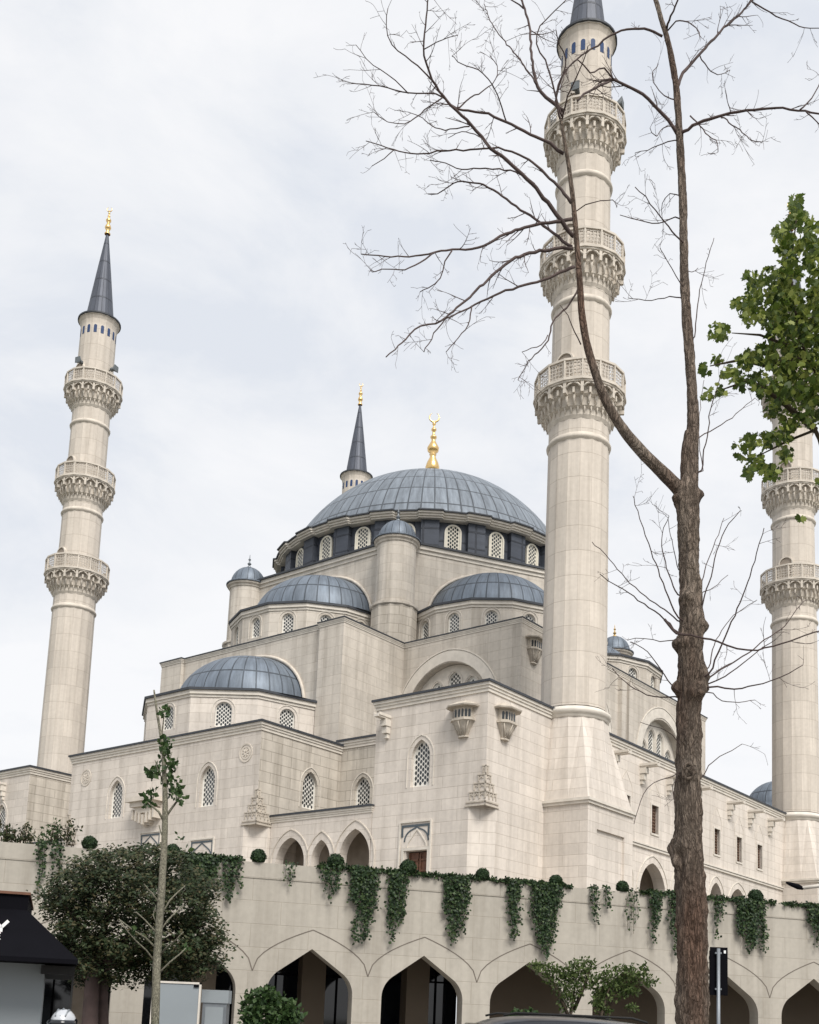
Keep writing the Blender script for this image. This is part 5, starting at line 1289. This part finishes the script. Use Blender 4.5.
# awning body: fascia box and flared skirt
mb.prism([(xl, 0.2), (x1, 0.2), (x1, 2.4), (xl, 2.4)], zm, zt)
x3 = x2
q0 = [(xl, -.55), (x3, -.55), (x3, 2.9), (xl, 2.9)]; q1 = [(xl, .2), (x1, .2), (x1, 2.4), (xl, 2.4)]
mb.prism(q0, zb+.02, zm, poly1=q1); mb.prism(q0, zb-.03, zb+.02); mb.build('awning', M['black'], ki)
mb = MB(); mb.prism([(xl, .17), (x1+.02, .17), (x1+.02, 2.43), (xl, 2.43)], zt, zt+.03); mb.build('roof_trim', M['wood'], ki)
mb = MB(); mb.prism([(xl, .1), (kx(41, 1000), .1), (kx(41, 1000), 2.2), (xl, 2.2)], 0.13, zb-.03); mb.build('wall', M['panelgrey'], ki)
mb = MB(); mb.prism([(kx(42), -.3), (kx(74), -.3), (kx(74), 2.6), (kx(42), 2.6)], zb-.14, zb-.05); mb.build('soffit', M['rubber'], ki)
mb = MB(); mb.box(kx(72), kx(74), -.28, -.24, .13, zb-.1); mb.build('post', M['rubber'], ki)
# lettering at the picture edge
def stroke(mb, pts, w, y, h=.012):
    for (ax, az), (bx, bz) in zip(pts, pts[1:]):
        d = Vector((bx-ax, 0, bz-az)); n = Vector((-d.z, 0, d.x)).normalized()*w/2; o = Vector((ax, y, az))-n; mb.obox(o, d, n*2, (0, -h, 0))
F1 = lambda z: -.55+(z-zb-.02)/(zm-zb-.02)*.75
lt_ = MB(); zc1 = kz(928.5, 3); hh = .075
yy = F1(zc1)-.06
stroke(lt_, [(kx(-6), zc1+hh), (kx(1.2), zc1-.005), (kx(7.4), zc1+hh)], .035, yy); stroke(lt_, [(kx(1.2), zc1), (kx(1.0), zc1-hh)], .035, yy)
lt_.build('letter_y', M['white'], ki); lt_ = MB(); zc2 = kz(938, 1); hh = .034; yy = F1(zc2)-.05
stroke(lt_, [(kx(1.9), zc2+hh), (kx(-1.8), zc2+hh), (kx(-1.8), zc2-hh), (kx(1.9), zc2-hh)], .014, yy); stroke(lt_, [(kx(-1.8), zc2), (kx(1.4), zc2)], .014, yy)
lt_.build('letter_e', M['white'], ki)
# ------------------------------------------------------------------ boards
BY = 26.0; b0 = at(176, 1000, BY); nb_ = thing('notice_board', 'large grey board with thin white frame behind the slim young tree', 'board', (b0.x, BY, .13))
def bx_(x, y=1000): return at(x, y, BY).x-b0.x
zt = at(176, 981.5, BY).z-.13; mb = MB(); mb.box(bx_(153), bx_(199), 0, .06, .25, zt-.04); mb.build('panel', M['panelgrey'], nb_)
mb = MB()
for a, b, c, d in ((bx_(151.5), bx_(153.2), .2, zt), (bx_(198.5), bx_(200.2), .2, zt), (bx_(151.5), bx_(200.2), zt-.045, zt), (bx_(151.5), bx_(200.2), .2, .26)): mb.box(a, b, -.02, .08, c, d)
mb.build('frame', M['trim'], nb_); mb = MB(); mb.box(bx_(193), bx_(198), -.03, -.01, zt-.11, zt-.06); mb.build('label_plate', M['black'], nb_)
mb = MB(); mb.box(bx_(155), bx_(157), .02, .05, 0, .25); mb.build('leg', M['metal'], nb_); mb = MB(); mb.box(bx_(195), bx_(197), .02, .05, 0, .25); mb.build('leg', M['metal'], nb_)
BY2 = 29.0; b1 = at(215, 1000, BY2); cb = thing('utility_cabinet', 'dull grey cabinet with greenish upper panel standing right of the framed board', 'cabinet', (b1.x, BY2, .13))
X = lambda x: at(x, 1000, BY2).x-b1.x; zt = at(215, 990, BY2).z-.13; zmid = at(215, 1003, BY2).z-.13
mb = MB(); mb.box(X(203), X(227), 0, .5, 0, zmid); mb.build('body', M['metal'], cb); mb = MB(); mb.box(X(201.5), X(228.5), -.03, .5, zmid, zt); mb.build('top_panel', M['panelgrey'], cb)
mb = MB(); mb.box(X(206), X(224), -.02, 0, .15, zmid-.1); mb.build('door', M['panelgrey'], cb)
# ------------------------------------------------------------------ signal board on a pole
SY = 16.0; s0 = at(718.5, 1000, SY); sg = thing('signal_board', 'back of a black rectangular signal board on a thin grey pole beside the trunk', 'traffic signal', (s0.x, SY, 0))
X = lambda x: at(x, 970, SY).x-s0.x; ZZ = lambda y: at(718, y, SY).z
mb = MB(); mb.box(X(711.5), X(728.5), .04, .09, ZZ(995), ZZ(947)); mb.box(X(713), X(727), .09, .2, ZZ(992), ZZ(950)); mb.build('board', M['black'], sg)
mb = MB(); mb.tube([Vector((0, 0, 0)), Vector((0, 0, ZZ(948.5)))], [.027, .024], 12); mb.build('pole', M['metal'], sg)
mb = MB()
for y in (953, 989): mb.box(-.045, .045, .0, .05, ZZ(y)-.012, ZZ(y)+.012)
mb.build('clamp', M['metal'], sg); mb = MB(); mb.box(X(724.5), X(726.5), .03, .045, ZZ(953), ZZ(950)); mb.build('sticker', M['white'], sg)
for z_ in (951+6, 971, 985):
    mb = MB(); mb.lathe([(.0, 0), (.07, 0), (.08, .03), (.08, .1)], 16); o = mb.build('lamp', M['rubber'], sg); o.rotation_euler = (-pi/2, 0, 0); o.location = (X(720), .2, ZZ(z_))
# ------------------------------------------------------------------ street lamp
LY = 30.0; l0 = at(862, 1000, LY); la = thing('street_lamp', 'slim street lamp head on a pale arm reaching in from the right edge', 'street lamp', (l0.x, LY, 0))
LP = lambda x, y: at(x, y, LY)-Vector((l0.x, LY, 0))
mb = MB(); mb.tube([Vector((0, 0, 0)), Vector((0, 0, 3)), LP(862, 884)], [.09, .07, .05], 12); mb.build('pole', M['metal'], la)
mb = MB(); mb.tube([LP(862, 884), LP(835, 884), LP(802, 888)], [.05, .05, .05], 8); mb.build('arm', M['trim'], la)
mb = MB(); A1 = LP(803, 888.5); A2 = LP(786, 882.5)
mb.tube([A1, A1.lerp(A2, .3), A1.lerp(A2, .8), A2], [.045, .075, .05, .025], 8); mb.build('lamp_head', M['black'], la)
# ------------------------------------------------------------------ parked car
CY_ = 15.0; c0 = at(560, 1024, CY_); car = thing('parked_car', 'dark grey car parked by the kerb, only its roof showing at the bottom edge', 'car', (c0.x-.42, CY_, 0), radians(6))
def car_body():
    # sections along x: (x, z_low, z_belt, half width, z_roof, roof half width)
    secs = [(-2.35, .45, .75, .72, .78, .6), (-2.2, .32, .92, .86, .95, .7), (-1.6, .28, 1.02, .92, 1.06, .78), (-1.25, .27, 1.06, .93, 1.14, .78), (-.75, .27, 1.08, .94, 1.62, .68), (-.35, .27, 1.08, .94, 1.74, .70), (.4, .27, 1.09, .94, 1.76, .71), (1.2, .27, 1.1, .94, 1.73, .70), (1.85, .27, 1.1, .93, 1.64, .67), (2.15, .3, 1.08, .9, 1.15, .74), (2.3, .4, .95, .84, 1.0, .7)]
    mb = MB(); rings = []
    for x, zl, zb_, hw, zr, rw in secs:
        r = [(-hw*.92, zl), (-hw, zl+.18), (-hw, zb_-.08), (-hw*.985, zb_), (-(rw+.06), zr-.12), (-rw, zr-.03), (-rw*.5, zr+.02), (rw*.5, zr+.02), (rw, zr-.03), (rw+.06, zr-.12), (hw*.985, zb_), (hw, zb_-.08), (hw, zl+.18), (hw*.92, zl)]
        rings.append([(x, y, z) for y, z in r])
    n = len(rings[0])
    for r in rings: mb.v += r
    for i in range(len(rings)-1):
        for k in range(n-1): mb.f.append((i*n+k, (i+1)*n+k, (i+1)*n+k+1, i*n+k+1)); mb.uv.append([(0, 0)]*4); mb.sm.append(True)
    mb.f.append(tuple(range(n))); mb.uv.append([(0, 0)]*n); mb.sm.append(False); mb.f.append(tuple((len(rings)-1)*n+k for k in reversed(range(n)))); mb.uv.append([(0, 0)]*n); mb.sm.append(False)
    return mb
CZ = (at(500, 1013.2, CY_).z)/1.78
bd = car_body(); bd.v = [(x*1.0, y, z*CZ) for x, y, z in bd.v]; body = bd.build('body', M['car'], car)
sol = body.modifiers.new('bevel', 'SUBSURF'); sol.levels = 2; sol.render_levels = 2
def glass_strip(name, pts): mb = MB(); mb.face([(x, y, z*CZ) for x, y, z in pts]); return mb.build(name, M['carglass'], car)
for s in (-1, 1):
    sgn = s
    glass_strip('side_window', [(-.95, s*.925, 1.14), (-.02, s*.935, 1.14), (-.02, s*.775, 1.64), (-.6, s*.785, 1.60)]); glass_strip('side_window', [(.06, s*.935, 1.14), (1.1, s*.935, 1.14), (1.1, s*.775, 1.63), (.06, s*.775, 1.64)])
glass_strip('windscreen', [(-1.27, -.72, 1.17), (-1.27, .72, 1.17), (-.72, .62, 1.64), (-.72, -.62, 1.64)]); glass_strip('rear_window', [(2.12, -.68, 1.2), (1.9, -.6, 1.62), (1.9, .6, 1.62), (2.12, .68, 1.2)])
for s in (-1, 1):
    mb = MB(); mb.tube([Vector((-.45, s*.64, 1.745*CZ)), Vector((-.3, s*.64, 1.785*CZ)), Vector((1.2, s*.64, 1.78*CZ)), Vector((1.4, s*.64, 1.73*CZ))], [.015]*4, 6); mb.build('roof_rail', M['rubber'], car)
for x in (-1.45, 1.4):
    for s in (-1, 1):
        mb = MB(); mb.lathe([(.2, -.11), (.31, -.11), (.34, -.06), (.34, .06), (.31, .11), (.2, .11)], 28); o = mb.build('wheel', M['rubber'], car); o.rotation_euler = (pi/2, 0, 0); o.location = (x, s*.86, .34)
        r2 = MB(); r2.lathe([(0, .1*s*-1), (.2, .1*s*-1), (.2, 0)], 20); r2.build('rim', M['metal'], o)
for s in (-1, 1):
    mb = MB(); mb.obox((-2.3, s*.66-.14, .68), (.12, 0, 0), (0, .28, 0), (0, 0, .14)); mb.build('headlight', M['white'], car)
    mb = MB(); mb.obox((2.2, s*.7-.12, .8), (.1, 0, 0), (0, .24, 0), (0, 0, .2)); mb.build('tail_light', M['wood'], car)
# ------------------------------------------------------------------ rider with helmet
HY = 12.0; h0 = at(63.5, 1020, HY); hz = at(63, 1009, HY).z
pe = thing('person', 'person wearing a silver helmet, head just showing above the bottom edge at left', 'person', (h0.x, HY, 0))
hc = hz-.135
def skin(name, pts, edges, rad, m, parent):
    me = bpy.data.meshes.new(name); me.from_pydata(pts, edges, []); o = bpy.data.objects.new(name, me); col.objects.link(o); o.parent = parent
    o.modifiers.new('skin', 'SKIN'); me.materials.append(M[m])
    for i, r in enumerate(rad): me.skin_vertices[0].data[i].radius = (r, r*.8 if i < 4 else r); me.skin_vertices[0].data[i].use_root = (i == 0)
    s_ = o.modifiers.new('sub', 'SUBSURF'); s_.levels = 2; s_.render_levels = 2
    return o
S_ = hc/1.52
P_ = [(0, 0, .92), (0, 0, 1.12), (0, 0, 1.32), (0, 0, 1.42), (0, -.01, 1.50), (.17, 0, 1.36), (.24, -.02, 1.12), (.22, -.16, .92), (-.17, 0, 1.36), (-.24, -.02, 1.12), (-.22, -.16, .92), (.1, 0, .82), (.11, 0, .47), (.12, .02, .06), (.12, -.14, .04), (-.1, 0, .82), (-.11, 0, .47), (-.12, .02, .06), (-.12, -.14, .04), (0, -.01, 1.56)]
P_ = [(x, y, z*S_) for x, y, z in P_]
M['jacket'] = plain('dark_clothing', (.03, .035, .05), .8); M['skin'] = plain('skin', (.42, .25, .18), .5)
skin('body', P_, [(0, 1), (1, 2), (2, 3), (3, 4), (2, 5), (5, 6), (6, 7), (2, 8), (8, 9), (9, 10), (0, 11), (11, 12), (12, 13), (13, 14), (0, 15), (15, 16), (16, 17), (17, 18), (4, 19)], [.16, .15, .17, .08, .06, .075, .05, .035, .075, .05, .035, .1, .065, .045, .04, .1, .065, .045, .04, .07], 'jacket', pe)
mb = MB(); mb.lathe([(.04, -.12)]+[(.135*sin(pi*k/14)*(1 if k > 6 else .96), -.135*cos(pi*k/14)) for k in range(3, 14)]+[(0, .135)], 28)
mb.v = [(x*.95, y*1.12, z+hc) for x, y, z in mb.v]; he = mb.build('helmet', M['helmet'], pe, merge=True)
mb = MB()
for k in (-1, 0, 1): mb.tube([Vector((k*.05, -.13, hc+.06)), Vector((k*.055, -.03, hc+.137-.01*abs(k))), Vector((k*.05, .1, hc+.105))], [.008, .011, .008], 6)
mb.build('helmet_ridge', M['metal'], he)
mb = MB(); mb.tube([Vector((.125, .0, hc+.01)), Vector((.14, 0, hc+.01))], [.03, .026], 14); mb.tube([Vector((-.125, .0, hc+.01)), Vector((-.14, 0, hc+.01))], [.03, .026], 14); mb.build('visor_hinge', M['black'], he)
mb = MB(); mb.tube([Vector((.13*cos(a), -.152*sin(a), hc-.01)) for a in [radians(20+140*i/12) for i in range(13)]], [.035]*13, 8); mb.build('visor', M['glass'], he)
# ------------------------------------------------------------------ sky and sun
w = bpy.data.worlds.new('World'); scene.world = w; w.use_nodes = True; nt = w.node_tree; L = nt.links
bg = nt.nodes['Background']
sky = nd(nt, 'ShaderNodeTexSky', sky_type='NISHITA'); sky.sun_disc = False
SUN_EL, SUN_AZ = radians(48), radians(158)      # azimuth clockwise from +y
sky.sun_elevation = SUN_EL; sky.sun_rotation = SUN_AZ
tc = nd(nt, 'ShaderNodeTexCoord'); mp = nd(nt, 'ShaderNodeMapping'); mp.inputs['Scale'].default_value = (1, 1, 1.9)
L.new(tc.outputs['Generated'], mp.inputs['Vector'])
n1 = nd(nt, 'ShaderNodeTexNoise'); n1.inputs['Scale'].default_value = 4.2; n1.inputs['Detail'].default_value = 10; n1.inputs['Roughness'].default_value = .6; n1.inputs['Distortion'].default_value = .35
L.new(mp.outputs[0], n1.inputs['Vector'])
n2 = nd(nt, 'ShaderNodeTexNoise'); n2.inputs['Scale'].default_value = 1.1; n2.inputs['Detail'].default_value = 5
L.new(mp.outputs[0], n2.inputs['Vector'])
ad = nd(nt, 'ShaderNodeMath', operation='ADD'); L.new(n1.outputs['Fac'], ad.inputs[0]); L.new(n2.outputs['Fac'], ad.inputs[1])
cr = nd(nt, 'ShaderNodeValToRGB'); L.new(ad.outputs[0], cr.inputs['Fac'])
# cloud sheet: blue-grey thin parts to bright white
q = nd(nt, 'ShaderNodeMapRange'); q.inputs['From Min'].default_value = .8; q.inputs['From Max'].default_value = 1.12; L.new(ad.outputs[0], q.inputs['Value']); L.new(q.outputs[0], cr.inputs['Fac'])
e = cr.color_ramp.elements; e[0].position = 0; e[0].color = (.655, .685, .74, 1); e[1].position = 1; e[1].color = (.815, .818, .832, 1)
k = e.new(.45); k.color = (.745, .76, .79, 1)
sc_ = nd(nt, 'ShaderNodeVectorMath', operation='SCALE'); sc_.inputs['Scale'].default_value = .06; L.new(sky.outputs[0], sc_.inputs[0])
mx = nd(nt, 'ShaderNodeMix', data_type='RGBA'); mx.inputs[0].default_value = .93
L.new(sc_.outputs[0], mx.inputs[6]); L.new(cr.outputs[0], mx.inputs[7])
L.new(mx.outputs[2], bg.inputs['Color']); bg.inputs['Strength'].default_value = 0.53
sd = bpy.data.lights.new('sun', 'SUN'); so = bpy.data.objects.new('sun', sd); col.objects.link(so)
sd.energy = 1.5; sd.angle = radians(25); sd.color = (1, .955, .89)
dirv = Vector((sin(SUN_AZ)*cos(SUN_EL), cos(SUN_AZ)*cos(SUN_EL), sin(SUN_EL)))
so.rotation_euler = dirv.to_track_quat('Z', 'Y').to_euler(); so.location = (0, -10, 60)
scene.view_settings.view_transform = 'Standard'; scene.view_settings.look = 'None'
scene.view_settings.exposure = 1.22; scene.view_settings.gamma = 1.0; scene.view_settings.use_curve_mapping = False
scene.render.engine = 'CYCLES'
scene.cycles.max_bounces = 6; scene.cycles.transparent_max_bounces = 12
scene.render.resolution_x = 819; scene.render.resolution_y = 1024
